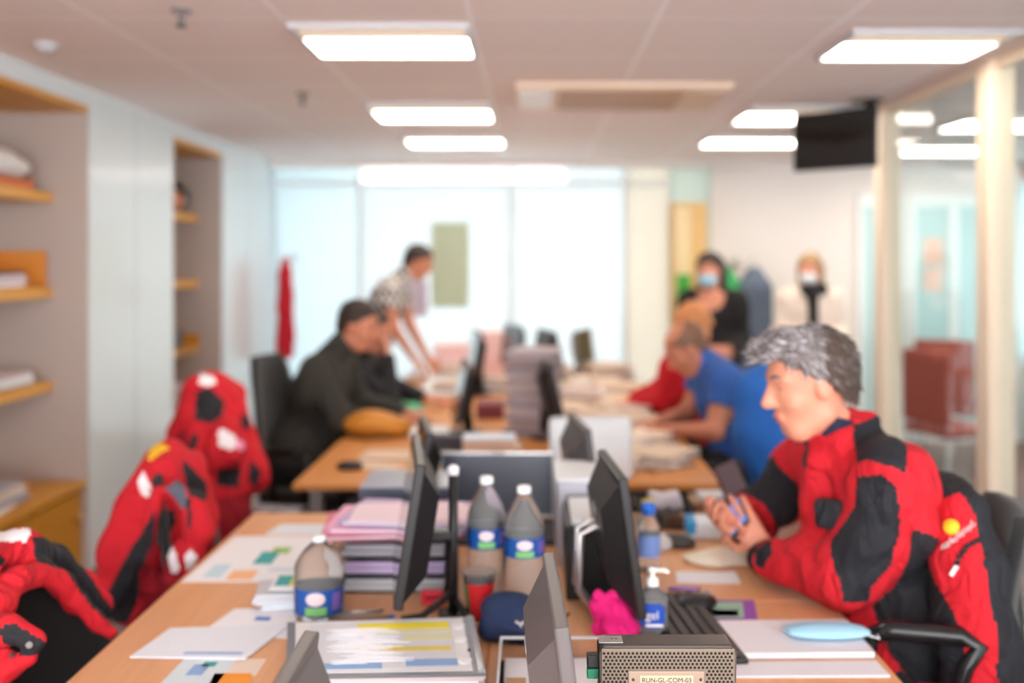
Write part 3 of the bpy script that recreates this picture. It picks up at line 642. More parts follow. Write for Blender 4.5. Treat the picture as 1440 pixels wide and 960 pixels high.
def reg1(P):
    return np.where(P[:, 1] < 2.62, man_near(P), reg_far(P))
def reg_far(P):
    t0, d0 = seg_t(P, J['sh0'], J['el0']); t1, d1 = seg_t(P, J['el0'], J['wr0']); u0, e0 = seg_t(P, J['sh1'], J['el1']); u1, e1 = seg_t(P, J['el1'], J['wr1'])
    m = np.zeros(len(P)); x, y, z = P[:, 0], P[:, 1], P[:, 2]
    yoke = (z > 1.045) & (x > .80+.12*(1.13-z)) & (np.abs(y-2.575) > .045) & (d0 > -1); m[yoke & (z < 1.165)] = 1
    for (ta, da, tb, db, sy) in ((t0, d0, t1, d1, 1), (u0, e0, u1, e1, -1)):
        ua = (da < .092) & (da <= db+.008) & (ta > .10); a = V3(*J['sh0' if sy == 1 else 'sh1']); b = V3(*J['el0' if sy == 1 else 'el1']); c = a+(b-a)*ta[:, None]; back = x-c[:, 0]
        m[ua] = 0; m[ua & (ta > .22-back*2) & (back < .034)] = 1; m[ua & (back > .062)] = 1
        fa = (db < da) & (db < .085); m[fa] = 0; m[fa & (tb < .22)] = 1; m[fa & (tb > .93)] = 1
    low = (z < .74) & (x > .86) & (y < 2.62); m[low & (x > .90)] = 1
    body = (d0 > .092) & (x > .955) & (z < .98) & (z > .5); m[body & (y < 2.58)] = 1
    return m
def tex1(T):
    n = V3(*J['neck']); T.cone(n+V3(.0, .05, .02), n+V3(-.055, .045, .055), .033, .02, k=.03).cone(n+V3(0, -.06, .02), n+V3(-.07, -.05, .045), .03, .02, k=.03)
    T.cone(n+V3(.05, -.05, .05), n+V3(.045, .06, .06), .026, k=.03).cone(n+V3(.05, -.05, .05), n+V3(-.03, -.085, .015), .024, k=.02)
    T.cone(J['sh0'], J['el0'], .082, .068, k=.03).cone(J['el0'], V3(*J['wr0'])*.8+V3(*J['el0'])*.2, .066, .05, k=.03)                    # roomy sleeve
    T.cone((1.0, 2.50, .96), (1.02, 2.5, .66), .08, .085, k=.06); T.cone(n+V3(-.06, -.03, -.02), n+V3(-.075, -.03, -.16), .03, .025, k=.03)
def hair1(h_, root, org):
    def ex(b, s):
        for k in range(34):
            a = random.uniform(-1, 1); u = random.uniform(-.02, .10); b.cone(s.p(u, a*.06, .105-.4*max(0, u-.03)), s.p(u+random.uniform(.0, .03), a*.07, .125-.6*max(0, u-.02)), .013, .005, k=.008)
        b.ell(s.p(.05, 0, .102), (.06, .062, .026), .02, s.M)
    ho = h_.hair(root, org, grey_hair, .005, .009, .86, .008, .004, ex, nscale=190, mats=[grey_hair, hair_back], region=lambda P: (h_.loc(P)[0] < -.02-.35*(h_.loc(P)[2]-.06)).astype(int))
    me = ho.data; rr = np.random.default_rng(3); ctr = np.zeros(len(me.polygons)*3); me.polygons.foreach_get('center', ctr); ctr = ctr.reshape(-1, 3); nor = np.zeros(len(me.polygons)*3); me.polygons.foreach_get('normal', nor); nor = nor.reshape(-1, 3)
    m = MB(); F_, W_ = h_.f, h_.w
    for k in rr.choice(len(ctr), 2600):
        p, n = ctr[k], nor[k]; u, l, w = h_.loc(p[None]+np.array(org)); u, w = u[0], w[0]
        if (p+np.array(org)-h_.c)@n < 0: continue
        d = (F_*.8+W_*.25) if (w > .07 and u > 0) else (-W_*.8-F_*.35); d = d+rr.normal(size=3)*.3; d = d-n*(d@n); d /= np.linalg.norm(d)+1e-6
        L = rr.uniform(.012, .026)*(1.3 if u > .03 and w > .06 else 1); q = p+d*L*.5+n*.003; e = p+d*L+n*rr.uniform(.001, .007)
        m.tube([p, q, e], [.0012, .0011, .0004], 4, mi=(rr.choice([0, 1, 2], p=[.35, .35, .3]) if u > -.02-.35*(w-.06) else rr.choice([2, 3, 1], p=[.45, .45, .1])), cap=False)
    m.build('hair', [mat('hair_silver', (208, 204, 208), .5), mat('hair_grey', (140, 134, 136), .5), mat('hair_ash', (98, 88, 84), .5), hair_back], root)
man = person('man in a red and black fleece jacket at the desk corner looking at his phone', (.97, 2.60, 0), J, hd, grey_hair, None, char_cloth, h=.0055, cloth_h=.0065,
       top_mats=[red_cloth, char_cloth], top_region=reg1, top_extra=tex1, hair=hair1, hdir=[((-.55, .42, .72), (-.2, 1, .3)), ((-.6, -.5, .3), (0, -.6, 1))], curl=(.32, .7), collar=True, neck_t=.38, girth=1.08, cloth_noise=(.012, 24, 9, -.026, 34), hside=(1, -1))
# collar of the sweater, pocket flap, zip pull
c = SDF(.006); n = V3(*J['neck']); c.cone(n+V3(-.005, -.005, .0), hd.p(-.03, 0, -.085), .066, .061)
c.mesh('sweater_collar', navy_c, man, (.97, 2.60, 0), post=lambda P, v: np.maximum(v, (P[:, 2]-1.205)+.25*(P[:, 0]-.8)))
o = np.array((.97, 2.60, 0))
fl = SDF(.006); fl.cone((.715, 2.45, 1.0), (.745, 2.43, 1.0), .022).cone((.715, 2.45, .965), (.745, 2.43, .965), .02, k=.02); fl.mesh('pocket_flap', char_cloth, man, o)
MB().tube([V3(.775, 2.362, 1.04)-o, V3(.773, 2.36, 1.0)-o], .007).build('reflective_tab', light_grey, man)
# his phone
t = thing('smartphone', (.565, 2.745, .895), 'dark smartphone with a lit blue screen held in the hands of the man in red', 'phone'); t.rotation_euler = (R(20), R(-50), R(-15))
MB().box(-.036, .036, -.07, .07, 0, .009, .003).build('case', black_plastic, t); MB().box(-.032, .032, -.064, .064, .009, .0095).build('screen', mat('phone_screen', (60, 90, 160), .2, emit=(.2, .35, .8), estr=.25), t)

dk_sweater = mat('dark_olive_sweater', (52, 50, 46), .9, var=.15, vscale=12); dk_blue = mat('near_black_shirt', (34, 34, 40), .85); blue_tee = mat('blue_tshirt', (48, 92, 168), .85, var=.08)
black_top = mat('black_top', (26, 24, 26), .85); trousers_m = mat('black_trousers', (26, 26, 30), .9)
# seated man in the dark sweater
hd2 = Head((-.905, 5.2, 1.275), (1, -.25, -.35), 1.05); J2 = seated((-1.06, 5.2, 1.11), (-1.22, 5.2, .57), (1, -.1), .19, .42)
J2['el0'] = (-.93, 5.42, .83); J2['wr0'] = (-.68, 5.3, .80); J2['sh1'] = (-1.08, 5.02, 1.05); J2['el1'] = (-.95, 4.98, .81); J2['wr1'] = (-.70, 5.12, .79)
short = lambda m, th=.008: (lambda h_, root, org: h_.hair(root, org, m, .008, th, 1.08, .0, .003, nscale=120))
person('man in a dark olive sweater seated on the left side of the rear desks', (-1.22, 5.2, 0), J2, hd2, dark_hair, dk_sweater, trousers_m, h=.009, hair=short(dark_hair), girth=1.1, skin_m=skin_b)
# man behind with hand on chin
hd3 = Head((-.93, 5.86, 1.20), (1, -.45, -.4), 1.0); J3 = seated((-1.06, 5.88, 1.05), (-1.2, 5.9, .57), (1, -.1), .18, .4)
J3['el1'] = (-.82, 5.72, .80); J3['wr1'] = (-.84, 5.80, 1.05); J3['el0'] = (-.86, 6.1, .84); J3['wr0'] = (-.64, 5.95, .79)
person('person in a near-black shirt resting chin on hand, behind the man in olive', (-1.2, 5.9, 0), J3, hd3, dark_hair, dk_blue, trousers_m, h=.01, hair=short(dark_hair), hdir=[((1, -.3, 0), (0, 0, -1)), ((-.2, .1, 1), (-1, 0, 0))], curl=(.5, .9))
# bending man in a checked shirt
chk = mat('checked_shirt', (190, 182, 178), .8); nt = chk.node_tree; I = nt.nodes['Principled BSDF'].inputs
tc = nt.nodes.new('ShaderNodeTexCoord'); ck = nt.nodes.new('ShaderNodeTexChecker'); ck.inputs['Scale'].default_value = 22; ck.inputs[1].default_value = (*lin((214, 206, 200)), 1); ck.inputs[2].default_value = (*lin((70, 66, 72)), 1)
nt.links.new(tc.outputs['Object'], ck.inputs[0]); nt.links.new(ck.outputs[0], I['Base Color'])
hd4 = Head((-.83, 7.3, 1.605), (1, -.15, -.5), 1.03); J4 = standing((-.985, 7.3, 1.485), (-1.19, 7.3, 1.0), (1, -.1), .19)
J4['sh0'] = (-1.0, 7.49, 1.42); J4['sh1'] = (-1.03, 7.11, 1.41); J4['el1'] = (-.98, 7.06, 1.13); J4['wr1'] = (-.84, 7.05, .93); J4['el0'] = (-.92, 7.5, 1.13); J4['wr0'] = (-.78, 7.38, .90)
person('man in a grey checked shirt standing and bending over the far left desk', (-1.19, 7.3, 0), J4, hd4, dark_hair, None, mat('brown_trousers', (96, 74, 60), .9), h=.01, top_mats=[chk], hair=short(dark_hair), skin_m=skin_b, sleeves='short', hdir=[((.6, -.2, -.7), (.5, 0, -.8)), ((.7, 0, -.7), (.5, 0, -.8))])
# balding man in the blue t-shirt
hd5 = Head((.77, 4.98, 1.17), (-1, -.15, -.75), 1.06); J5 = seated((.90, 4.98, 1.09), (1.09, 5.0, .64), (-1, 0), .19, .40)
J5['sh0'] = (.93, 4.79, 1.02); J5['el0'] = (.865, 4.72, .80); J5['wr0'] = (.66, 4.86, .785); J5['el1'] = (.82, 5.2, .82); J5['wr1'] = (.62, 5.05, .785)
person('balding man in a blue t-shirt leaning over the right side of the rear desks', (1.09, 5.0, 0), J5, hd5, brown_hair, blue_tee, trousers_m, h=.009, skin_m=skin_b, sleeves='short', girth=1.1,
       hair=lambda h_, root, org: h_.hair(root, org, mat('buzz_hair', (122, 88, 70), .7), .008, .005, .9, .0, .001, bald=True))
# person in red behind him
hd6 = Head((.93, 5.75, 1.245), (-1, -.2, -.6), 1.03); J6 = seated((.90, 5.75, 1.03), (1.02, 5.8, .57), (-1, -.1), .19, .4); J6['neck'] = (.93, 5.75, 1.07)
J6['sh0'] = (.80, 5.58, 1.0); J6['el0'] = (.75, 5.62, .82); J6['wr0'] = (.58, 5.75, .79); J6['el1'] = (.78, 5.98, .84); J6['wr1'] = (.60, 5.92, .79)
person('person in a red jacket seated behind the man in the blue t-shirt', (1.02, 5.8, 0), J6, hd6, blond_hair, red_cloth, trousers_m, h=.01, skin_m=mat('orange_tan_skin', (224, 150, 98), .5), girth=1.15,
       hair=lambda h_, root, org: h_.hair(root, org, mat('ginger_hair', (206, 134, 84), .6), .009, .006, .8, 0, .002))
# woman in black with a blue mask
def long_hair(m, L=.32):
    def fn(h_, root, org):
        def ex(b, s):
            b.cone(s.p(-.05, .06, .0), s.p(-.06, .075, -L), .045, .03, k=.04).cone(s.p(-.05, -.06, .0), s.p(-.06, -.075, -L), .045, .03, k=.04).cone(s.p(-.085, 0, 0), s.p(-.09, 0, -L), .06, .045, k=.05)
        b = SDF(.009); q = h_.s; b.ell(h_.p(-.014, 0, .032), (.114*q, .092*q, .102*q), .02, h_.M); ex(b, h_)
        def post(P, v):
            u, l, w = h_.loc(P); cut = np.where(w > -.02, .85*np.minimum(u, .08)-.01-w, u-.0)*q; inner = (np.sqrt((u+.012)**2/.0094+l**2/.0054+(w-.02)**2/.009)-1)*.075
            return np.maximum(np.maximum(v, np.where((w < .06) & (u > .01), cut, -1)), -inner)
        b.mesh('hair', m, root, org, noise=(.004, 60), post=post)
    return fn
hd7 = Head((1.25, 7.0, 1.545), (-.55, -1, -.08), 1.03); J7 = standing((1.28, 7.05, 1.385), (1.30, 7.1, .93), (-.35, -1), .165)
for i, s in ((0, 1), (1, -1)): J7['el%d' % i] = V3(*J7['sh%d' % i])+V3(s*.05, .03, -.26); J7['wr%d' % i] = V3(1.29+s*.07, 6.86, .99)
def nk(P, v): return np.maximum(v, .105-np.linalg.norm((P-V3(1.25, 6.93, 1.40))*V3(1, .6, .75), axis=1))
person('woman in a black top with long brown hair and a pale blue mask, standing', (1.30, 7.1, 0), J7, hd7, dark_hair, black_top, trousers_m, h=.01, hair=long_hair(dark_hair), mask=blue_mask, collar=False, neckline=nk, girth=.95, cloth_noise=(.003, 20), hdir=[((-.8, -.3, 0), (0, 1, 0)), ((.8, -.3, 0), (0, 1, 0))])
# woman in pale coat
coat_m = mat('cream_coat', (232, 216, 204), .85); hd8 = Head((2.12, 7.6, 1.545), (-.5, -1, -.05), 1.0); J8 = standing((2.15, 7.65, 1.385), (2.17, 7.7, .93), (-.2, -1), .165)
for i, s in ((0, 1), (1, -1)): J8['el%d' % i] = V3(*J8['sh%d' % i])+V3(s*.06, .02, -.26); J8['wr%d' % i] = V3(2.16+s*.1, 7.45, .99)
w8 = person('woman in a cream coat and black scarf with white mask at the back right', (2.17, 7.7, 0), J8, hd8, blond_hair, coat_m, mat('grey_trousers', (150, 144, 146), .9), h=.01, hair=long_hair(blond_hair, .14), mask=white_mask, girth=1.0)
sc_ = SDF(.01); sc_.cone((2.08, 7.56, 1.40), (2.2, 7.56, 1.40), .05, k=.04).cone((2.12, 7.52, 1.38), (2.13, 7.52, 1.1), .045, .04, k=.04); sc_.mesh('scarf', black_top, w8, (2.17, 7.7, 0), noise=(.005, 30))

# ------------------------------------------------------------------ chairs and jackets
chair((.90, 2.53), R(168), 'black office chair of the man in red, a spare red jacket on its back', back_top=1.0, seat_h=.54)
chair((1.0, 1.60), R(150), 'black office chair at the bottom right corner, only an armrest showing', back_top=.86)
chair((-.97, 2.17), R(-30), 'nearest black office chair on the left, draped with a red jacket', back_top=.88, arms=False)
chair((-.87, 3.20), R(0), 'second black office chair on the left, covered by a hanging red jacket', back_top=.95, arms=False)
chair((-1.10, 4.25), R(-10), 'third black office chair on the left, covered by a long red jacket', back_top=1.0, arms=False)
chair((-1.10, 5.10), R(-12), 'large black office chair under the man in the olive sweater', back_top=1.12)
chair((-1.18, 5.95), R(0), 'black office chair under the person in the near-black shirt', back_top=.9, arms=False)
chair((1.08, 5.0), R(180), 'black office chair under the man in the blue t-shirt', back_top=.85, arms=False)
chair((1.02, 5.82), R(180), 'black office chair under the seated person in red', back_top=.85, arms=False)
chair((.74, 4.16), R(188), 'black office chair with chrome-edged arms and a royal blue jacket on it', back_top=1.05)

JM = [red_cloth, char_cloth, white_cloth, yellow_cloth, grey_cloth, dkred_cloth, black_fabric, mat('pink_print', (240, 150, 190), .7)]
class Draped(SDF):
    """a garment given by the seams' places: (px, py, depth, radius in px)"""
    def c(s, a, b, k=.035, fl=None):
        A, B = at(a[0], a[1], a[2]), at(b[0], b[1], b[2]); s.cone(A, B, a[3]*a[2]/FPX, b[3]*b[2]/FPX, k=k, flat=fl); return s
    def path(s, pts, k=.03, fl=None):
        for a, b in zip(pts, pts[1:]): s.c(a, b, k, fl)
        return s
def garment(label, base, s, pattern, noise, group='jackets draped over chairs', name='red_jacket', mats=None):
    t = thing(name, (base[0], base[1], 0), label, 'jacket', group); s.mesh('cloth', mats or JM, t, (base[0], base[1], 0), region=pattern, noise=noise); return t
def stick(name, o, px, py, build, m, up=(0, 0, 1)):
    """a mark lying on the surface of a garment"""
    from mathutils.bvhtree import BVHTree
    me = o.data; bt = BVHTree.FromPolygons([v.co+o.parent.location for v in me.vertices], [p.vertices[:] for p in me.polygons])
    d = (at(px, py, 1)-Vector((0, 0, CAM_H))).normalized(); h, n, _, _ = bt.ray_cast(Vector((0, 0, CAM_H)), d)
    if h is None: return None
    if n.dot(d) > 0: n = -n
    n = (n*.5-d*.8).normalized(); u = Vector(up); xx = u.cross(n).normalized(); yy = n.cross(xx); p = h-o.parent.location+n*.004
    M = Matrix(((xx.x, yy.x, n.x, p.x), (xx.y, yy.y, n.y, p.y), (xx.z, yy.z, n.z, p.z), (0, 0, 0, 1)))
    b = MB(); build(b, M); return b.build(name, m, o)
# nearest left jacket: shell round the back of the chair, red front edges turned in over the cushion
s = Draped(.0065)
s.path([(-75, 800, 2.12, 26), (-30, 778, 2.16, 26), (30, 772, 2.26, 22), (75, 790, 2.36, 20), (112, 822, 2.42, 17), (140, 858, 2.46, 14)])
s.path([(-70, 830, 2.10, 40), (-75, 960, 2.10, 46), (-75, 1060, 2.1, 50)], .06).path([(110, 835, 2.5, 18), (128, 930, 2.5, 24), (118, 1040, 2.5, 28)], .05)
s.path([(-40, 905, 2.08, 24), (-5, 850, 2.10, 22), (20, 818, 2.16, 17), (52, 806, 2.22, 13), (84, 818, 2.28, 12), (108, 848, 2.31, 11), (136, 876, 2.33, 10), (158, 889, 2.34, 8)], .02)
s.path([(-40, 900, 2.05, 26), (10, 884, 2.03, 16), (50, 900, 2.02, 10)], .02).path([(-30, 960, 2.05, 26), (10, 938, 2.03, 13), (38, 925, 2.02, 7)], .02).path([(-40, 930, 2.06, 26), (-40, 1010, 2.06, 26)])
j1 = garment('red jacket with charcoal cuff flap, draped over the nearest left chair', (-1.15, 2.3), s, cloth_pattern(0, [(2, [(-60, 745), (42, 742), (36, 760), (-60, 764)]), (1, [(44, 752), (92, 760), (160, 860), (150, 872), (128, 852), (90, 800), (50, 790)]), (1, [(-5, 884), (20, 876), (68, 905), (70, 915), (30, 921), (8, 905)]), (1, [(0, 780), (8, 786), (4, 796), (-8, 794)]), (1, [(90, 890), (160, 900), (170, 1100), (90, 1100)])]), (.008, 24, 2, -.016, 44))
stick('snap_button', j1.children[0], 42, 906, lambda b, M: b.lathe([(0, 0), (.007, 0), (.007, .003), (.004, .004), (0, .003)][::-1], 16, M=M), mid_grey); stick('snap_button', j1.children[0], 17, 922, lambda b, M: b.lathe([(0, 0), (.005, 0), (.005, .003), (0, .003)][::-1], 16, M=M), dark_grey)
# second left jacket
s = Draped(.007)
s.path([(222, 648, 3.18, 15), (236, 642, 3.2, 17), (258, 664, 3.22, 20), (274, 700, 3.24, 16)], .05)
s.path([(214, 662, 3.1, 20), (196, 712, 3.06, 26), (176, 768, 3.04, 26), (160, 832, 3.02, 24)], .06).path([(205, 740, 3.1, 26), (190, 800, 3.08, 30), (180, 850, 3.06, 20)], .06)
s.path([(240, 668, 3.14, 24), (236, 740, 3.14, 26), (232, 830, 3.14, 34), (230, 960, 3.16, 44)], .06)
s.path([(246, 690, 3.02, 11), (272, 706, 3.0, 12), (280, 742, 2.99, 16), (268, 780, 3.0, 18), (246, 812, 3.02, 18)], .04).path([(222, 690, 3.0, 6), (216, 730, 3.0, 6), (205, 790, 3.0, 9)], .02)
s.path([(262, 672, 3.2, 22), (276, 740, 3.2, 22), (268, 850, 3.2, 26)], .06)
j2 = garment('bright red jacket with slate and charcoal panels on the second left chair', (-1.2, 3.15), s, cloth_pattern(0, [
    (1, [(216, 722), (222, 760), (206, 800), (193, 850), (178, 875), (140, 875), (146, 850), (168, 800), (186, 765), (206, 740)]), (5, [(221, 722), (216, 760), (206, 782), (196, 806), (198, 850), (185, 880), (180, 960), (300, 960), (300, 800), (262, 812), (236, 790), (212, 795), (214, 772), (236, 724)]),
    (6, [(226, 716), (246, 718), (246, 734), (226, 770), (220, 760)]), (4, [(233, 688), (250, 674), (261, 684), (266, 716), (256, 716), (245, 700)]), (1, [(258, 646), (290, 678), (290, 706), (266, 696), (258, 664)]), (1, [(262, 700), (270, 700), (268, 746), (263, 740)]),  # the black polygon paints the jacket's dark hole onto the cloth
    (2, [(192, 676), (200, 660), (208, 676), (215, 690), (210, 700), (198, 694)]), (2, [(232, 772), (242, 766), (252, 796), (250, 806), (242, 806)]), (2, [(258, 780), (268, 774), (279, 782), (274, 794), (262, 802)]), (3, [(206, 644), (212, 630), (226, 622), (240, 630), (226, 636), (212, 650)])]), (.012, 22, 4, -.022, 38))
# third left jacket
s = Draped(.009)
s.path([(276, 548, 4.2, 14), (300, 542, 4.22, 16), (330, 556, 4.3, 16)], .05).path([(288, 560, 4.2, 24), (300, 640, 4.1, 36), (308, 720, 4.05, 38), (312, 830, 4.05, 40)], .08)
s.path([(266, 575, 4.2, 14), (256, 620, 4.15, 14), (248, 650, 4.15, 12)], .05).path([(325, 570, 4.25, 20), (340, 620, 4.2, 20), (350, 650, 4.15, 16), (364, 676, 4.12, 12)], .05).path([(276, 590, 4.15, 20), (272, 700, 4.15, 26), (276, 800, 4.15, 28)], .07)
s.path([(318, 606, 4.0, 22), (318, 634, 3.98, 24)], .05)
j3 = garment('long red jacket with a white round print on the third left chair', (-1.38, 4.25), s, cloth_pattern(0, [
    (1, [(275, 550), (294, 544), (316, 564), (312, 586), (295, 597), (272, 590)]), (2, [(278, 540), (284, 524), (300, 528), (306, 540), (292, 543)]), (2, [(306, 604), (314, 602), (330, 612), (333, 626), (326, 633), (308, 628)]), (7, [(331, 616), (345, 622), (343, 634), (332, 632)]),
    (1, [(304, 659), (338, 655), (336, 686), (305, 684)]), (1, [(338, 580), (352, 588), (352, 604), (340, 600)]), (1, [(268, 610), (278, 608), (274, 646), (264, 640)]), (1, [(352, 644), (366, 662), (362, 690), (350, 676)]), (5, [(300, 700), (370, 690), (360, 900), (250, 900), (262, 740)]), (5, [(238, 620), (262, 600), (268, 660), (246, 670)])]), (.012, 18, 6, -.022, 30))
# jacket on the chair of the man in red
s = Draped(.0065); 
s.path([(1305, 700, 2.50, 18), (1330, 696, 2.44, 20), (1355, 716, 2.36, 18)], .05)
s.path([(1335, 712, 2.42, 30), (1352, 790, 2.34, 38), (1368, 880, 2.30, 42), (1378, 980, 2.28, 44), (1380, 1060, 2.28, 44)], .06).path([(1352, 715, 2.36, 20), (1382, 800, 2.30, 24), (1402, 920, 2.26, 22), (1408, 1040, 2.26, 22)], .06)
s.path([(1306, 712, 2.46, 18), (1312, 760, 2.44, 20), (1322, 820, 2.42, 20), (1345, 900, 2.42, 22)], .05)
j4 = garment('red and black jacket with a round yellow emblem, hung behind the man in red', (1.15, 2.42), s, cloth_pattern(1, [(0, [(1305, 704), (1352, 693), (1368, 715), (1379, 765), (1390, 822), (1402, 890), (1404, 1080), (1362, 1080), (1356, 900), (1342, 862), (1316, 820), (1304, 785)])]), (.008, 20, 8, -.016, 34))
jo = j4.children[0]
stick('round_emblem', jo, 1338, 741, lambda b, M: b.lathe([(0, 0), (.018, 0), (.018, .002), (0, .002)][::-1], 24, M=M), yellow_cloth)
for i in range(9):           # slanted white script beside the emblem
    stick('script_lettering', jo, 1328+i*4.9, 770-i*3.9+(1 if i % 2 else -1), lambda b, M: b.tube([M @ Vector((-.004, -.007, 0)), M @ Vector((-.002, .006+.002*(i % 3), .001)), M @ Vector((.003, -.004, .001)), M @ Vector((.006, .004, 0))], .0014, 6), white_cloth)
zp = [(1343, 800), (1350, 782), (1360, 768), (1374, 760), (1384, 758)]
for p, q in zip(zp, zp[1:]):
    for f in (0, .5): stick('zip', jo, p[0]+(q[0]-p[0])*f, p[1]+(q[1]-p[1])*f, lambda b, M: b.ball((0, 0, 0), (.009, .006, .002), M=M @ Matrix.Rotation(.6, 4, 'Z'), n=10), char_cloth)
stick('zip_pull', jo, 1342, 802, lambda b, M: b.box(-.005, .005, -.014, .014, 0, .004, .0015, M=M @ Matrix.Rotation(-.5, 4, 'Z')), silver)
# emblem, lettering and zip of that jacket (the side towards the camera is local +y)
def face_M(p, n, up=(0, 0, 1)):
    n = Vector(n).normalized(); u = Vector(up); xx = u.cross(n).normalized(); yy = n.cross(xx); return Matrix(((xx.x, yy.x, n.x, p[0]), (xx.y, yy.y, n.y, p[1]), (xx.z, yy.z, n.z, p[2]), (0, 0, 0, 1)))
def disc(r, m, name, parent, M, th=.004, n=24, sq=1):
    return MB().lathe([(0, 0), (r, 0), (r, th), (0, th)][::-1], n, M=M, smooth=False, squash=sq).build(name, m, parent)
# royal blue jacket over the chair in front of the bending man
s = Draped(.01); s.path([(1062, 548, 4.05, 26), (1090, 544, 4.05, 28), (1116, 556, 4.2, 24)], .06).path([(1064, 560, 4.0, 26), (1066, 610, 4.0, 28), (1072, 650, 4.0, 24)], .08).path([(1092, 560, 4.05, 34), (1092, 640, 4.05, 34), (1094, 700, 4.05, 34)], .08)
roy = mat('royal_blue_cloth', (34, 96, 176), .85, var=.1, bump=.2)
garment('royal blue jacket on the office chair behind the man in red', (.99, 4.05), s, None, (.012, 18, 3, -.012, 34), name='blue_jacket', mats=[roy])
# coats at the far end
def hanging(name, label, c, w, top, bot, m, m2=None, group=None, flare=.04):
    t = thing(name, (c[0], c[1], 0), label, 'coat', group); s = SDF(.012); x, y = c
    s.cone((x, y, top-.10), (x, y, top-.16), .07, .08, k=.05)
    for e in (-1, 1): s.cone((x, y, top-.1), (x+e*w*.4, y, top-.2), .05, k=.05).cone((x+e*w*.35, y, top-.22), (x+e*(w*.35+flare), y, bot+.06), .06, .07, k=.08).cone((x+e*w*.5, y-.02, top-.2), (x+e*w*.62, y-.02, top-.72), .045, .04, k=.03)
    s.cone((x, y, top-.2), (x, y, bot+.05), .09, .09, k=.08); s.mesh('cloth', m, t, (x, y, 0), noise=(.012, 16)); return t
t = thing('red_coat', (-2.12, 8.55, 0), 'narrow red coat hanging on a hook beside the far left glass panel', 'coat'); s = SDF(.01)
s.cone((-2.12, 8.55, 1.62), (-2.12, 8.55, 1.5), .028, .05, k=.03).cone((-2.12, 8.55, 1.5), (-2.13, 8.55, 1.2), .052, .062, k=.03).cone((-2.13, 8.55, 1.2), (-2.12, 8.55, .84), .058, .078, k=.03).cone((-2.08, 8.5, 1.45), (-2.06, 8.5, .95), .03, .035, k=.02)
s.mesh('cloth', red_cloth, t, (-2.12, 8.55, 0), noise=(.008, 22, 2, -.01, 40))
h = thing('coat_hook', (-2.12, 8.66, 1.62), 'small metal coat hook holding the red coat', 'hook'); MB().tube([(0, .235, .03), (0, -.05, .02), (0, -.08, -.02), (0, -.09, .03)], .008).build('hook', silver, h); MB().box(-.02, .02, .208, .238, -.03, .07, .003).build('plate', silver, h)
t = thing('coat_stand', (1.66, 8.2, 0), 'thin metal coat stand behind the woman in black', 'coat stand')
MB().tube([(0, 0, .02), (0, 0, 1.62)], .014).build('pole', silver, t)
for k in range(4): a = k*PI/2; MB().tube([(0, 0, 1.56), (.12*math.cos(a), .12*math.sin(a), 1.58), (.16*math.cos(a), .16*math.sin(a), 1.64)], .008).build('arm', silver, t)
MB().lathe([(0, 0), (.2, 0), (.2, .015), (.02, .03), (0, .03)], 28).build('base', dark_grey, t)
hanging('grey_coat', 'grey-blue coat hanging on the stand right of the woman in black', (1.80, 8.05), .18, 1.60, .65, mat('grey_blue_cloth', (92, 104, 122), .9))
hanging('green_coat', 'bright green coat hanging behind the woman in black', (1.55, 8.05), .16, 1.60, .75, mat('green_cloth', (52, 150, 88), .9))
t = thing('floor_sign', (1.28, 8.4, 0), 'bright green standing panel beside the woman in black', 'panel'); t.name = 'standing_panel'
MB().box(-.06, .06, -.012, .012, .05, 1.5, .004).build('board', mat('green_board', (70, 170, 70), .6), t); MB().box(-.09, .09, -.12, .12, 0, .05, .004).build('base', dark_grey, t)
t = thing('wood_cabinet', (1.30, 8.72, 0), 'tall amber wooden panel unit between the glass and the white wall', 'cabinet')
MB().box(-.08, .22, -.1, .1, 0, 2.12, .004).build('body', mat('amber_wood', (226, 184, 120), .5), t); MB().box(-.06, .07, -.115, -.101, .05, 2.08, .003).build('door', mat('pale_amber', (240, 216, 170), .5), t)
# posters on glass
o = MB().box(-.17, .17, -.004, 0, -.38, .38).build('poster', mat('beige_green_poster', (196, 206, 178), .8), label='pale green poster on the far glass partition above the desks', cat='poster', loc=(-.73, YB-.006, 1.58))
o = MB().box(-.09, .09, -.004, 0, -.16, .16).build('notice', mat('lilac_notice', (206, 190, 206), .8), label='small lilac notice on the far glass left of the pale green poster', cat='notice', loc=(-1.02, YB-.006, 1.28))
o = MB().box(-.09, .09, -.004, 0, -.12, .12).build('notice', mat('pink_notice', (240, 200, 184), .8), label='pale pink notice on the corridor door glass, upper of two', cat='notice', loc=(3.58, 8.878, 1.70), group='notices on the corridor door')
o = MB().box(-.09, .09, -.004, 0, -.10, .10).build('notice', mat('pink_notice2', (238, 206, 194), .8), label='pale pink notice on the corridor door glass, lower of two', cat='notice', loc=(3.58, 8.878, 1.45), group='notices on the corridor door')
# far corridor furniture
red_seat = mat('dull_red_seat', (158, 76, 66), .7)
for i, (x, y, s) in enumerate(((2.9, 6.9, 'nearest dull red chair in the corridor behind the glass'), (3.3, 7.9, 'farther dull red chair in the corridor'), (3.6, 6.3, 'dull red chair by the corridor wall'))):
    t = thing('visitor_chair', (x, y, 0), s, 'chair', 'red visitor chairs in the corridor', R(20+i*40))
    MB().box(-.22, .22, -.22, .22, .42, .48, .02).build('seat', red_seat, t); MB().box(-.23, -.18, -.22, .22, .5, 1.0, .02).build('backrest', red_seat, t)
    for a in (-1, 1):
        for b_ in (-1, 1): MB().tube([(a*.2, b_*.2, .425), (a*.21, b_*.21, 0)], .012).build('leg', silver, t)
        MB().tube([(-.2, a*.2, .4), (-.205, a*.2, .6)], .012).build('back_post', silver, t)

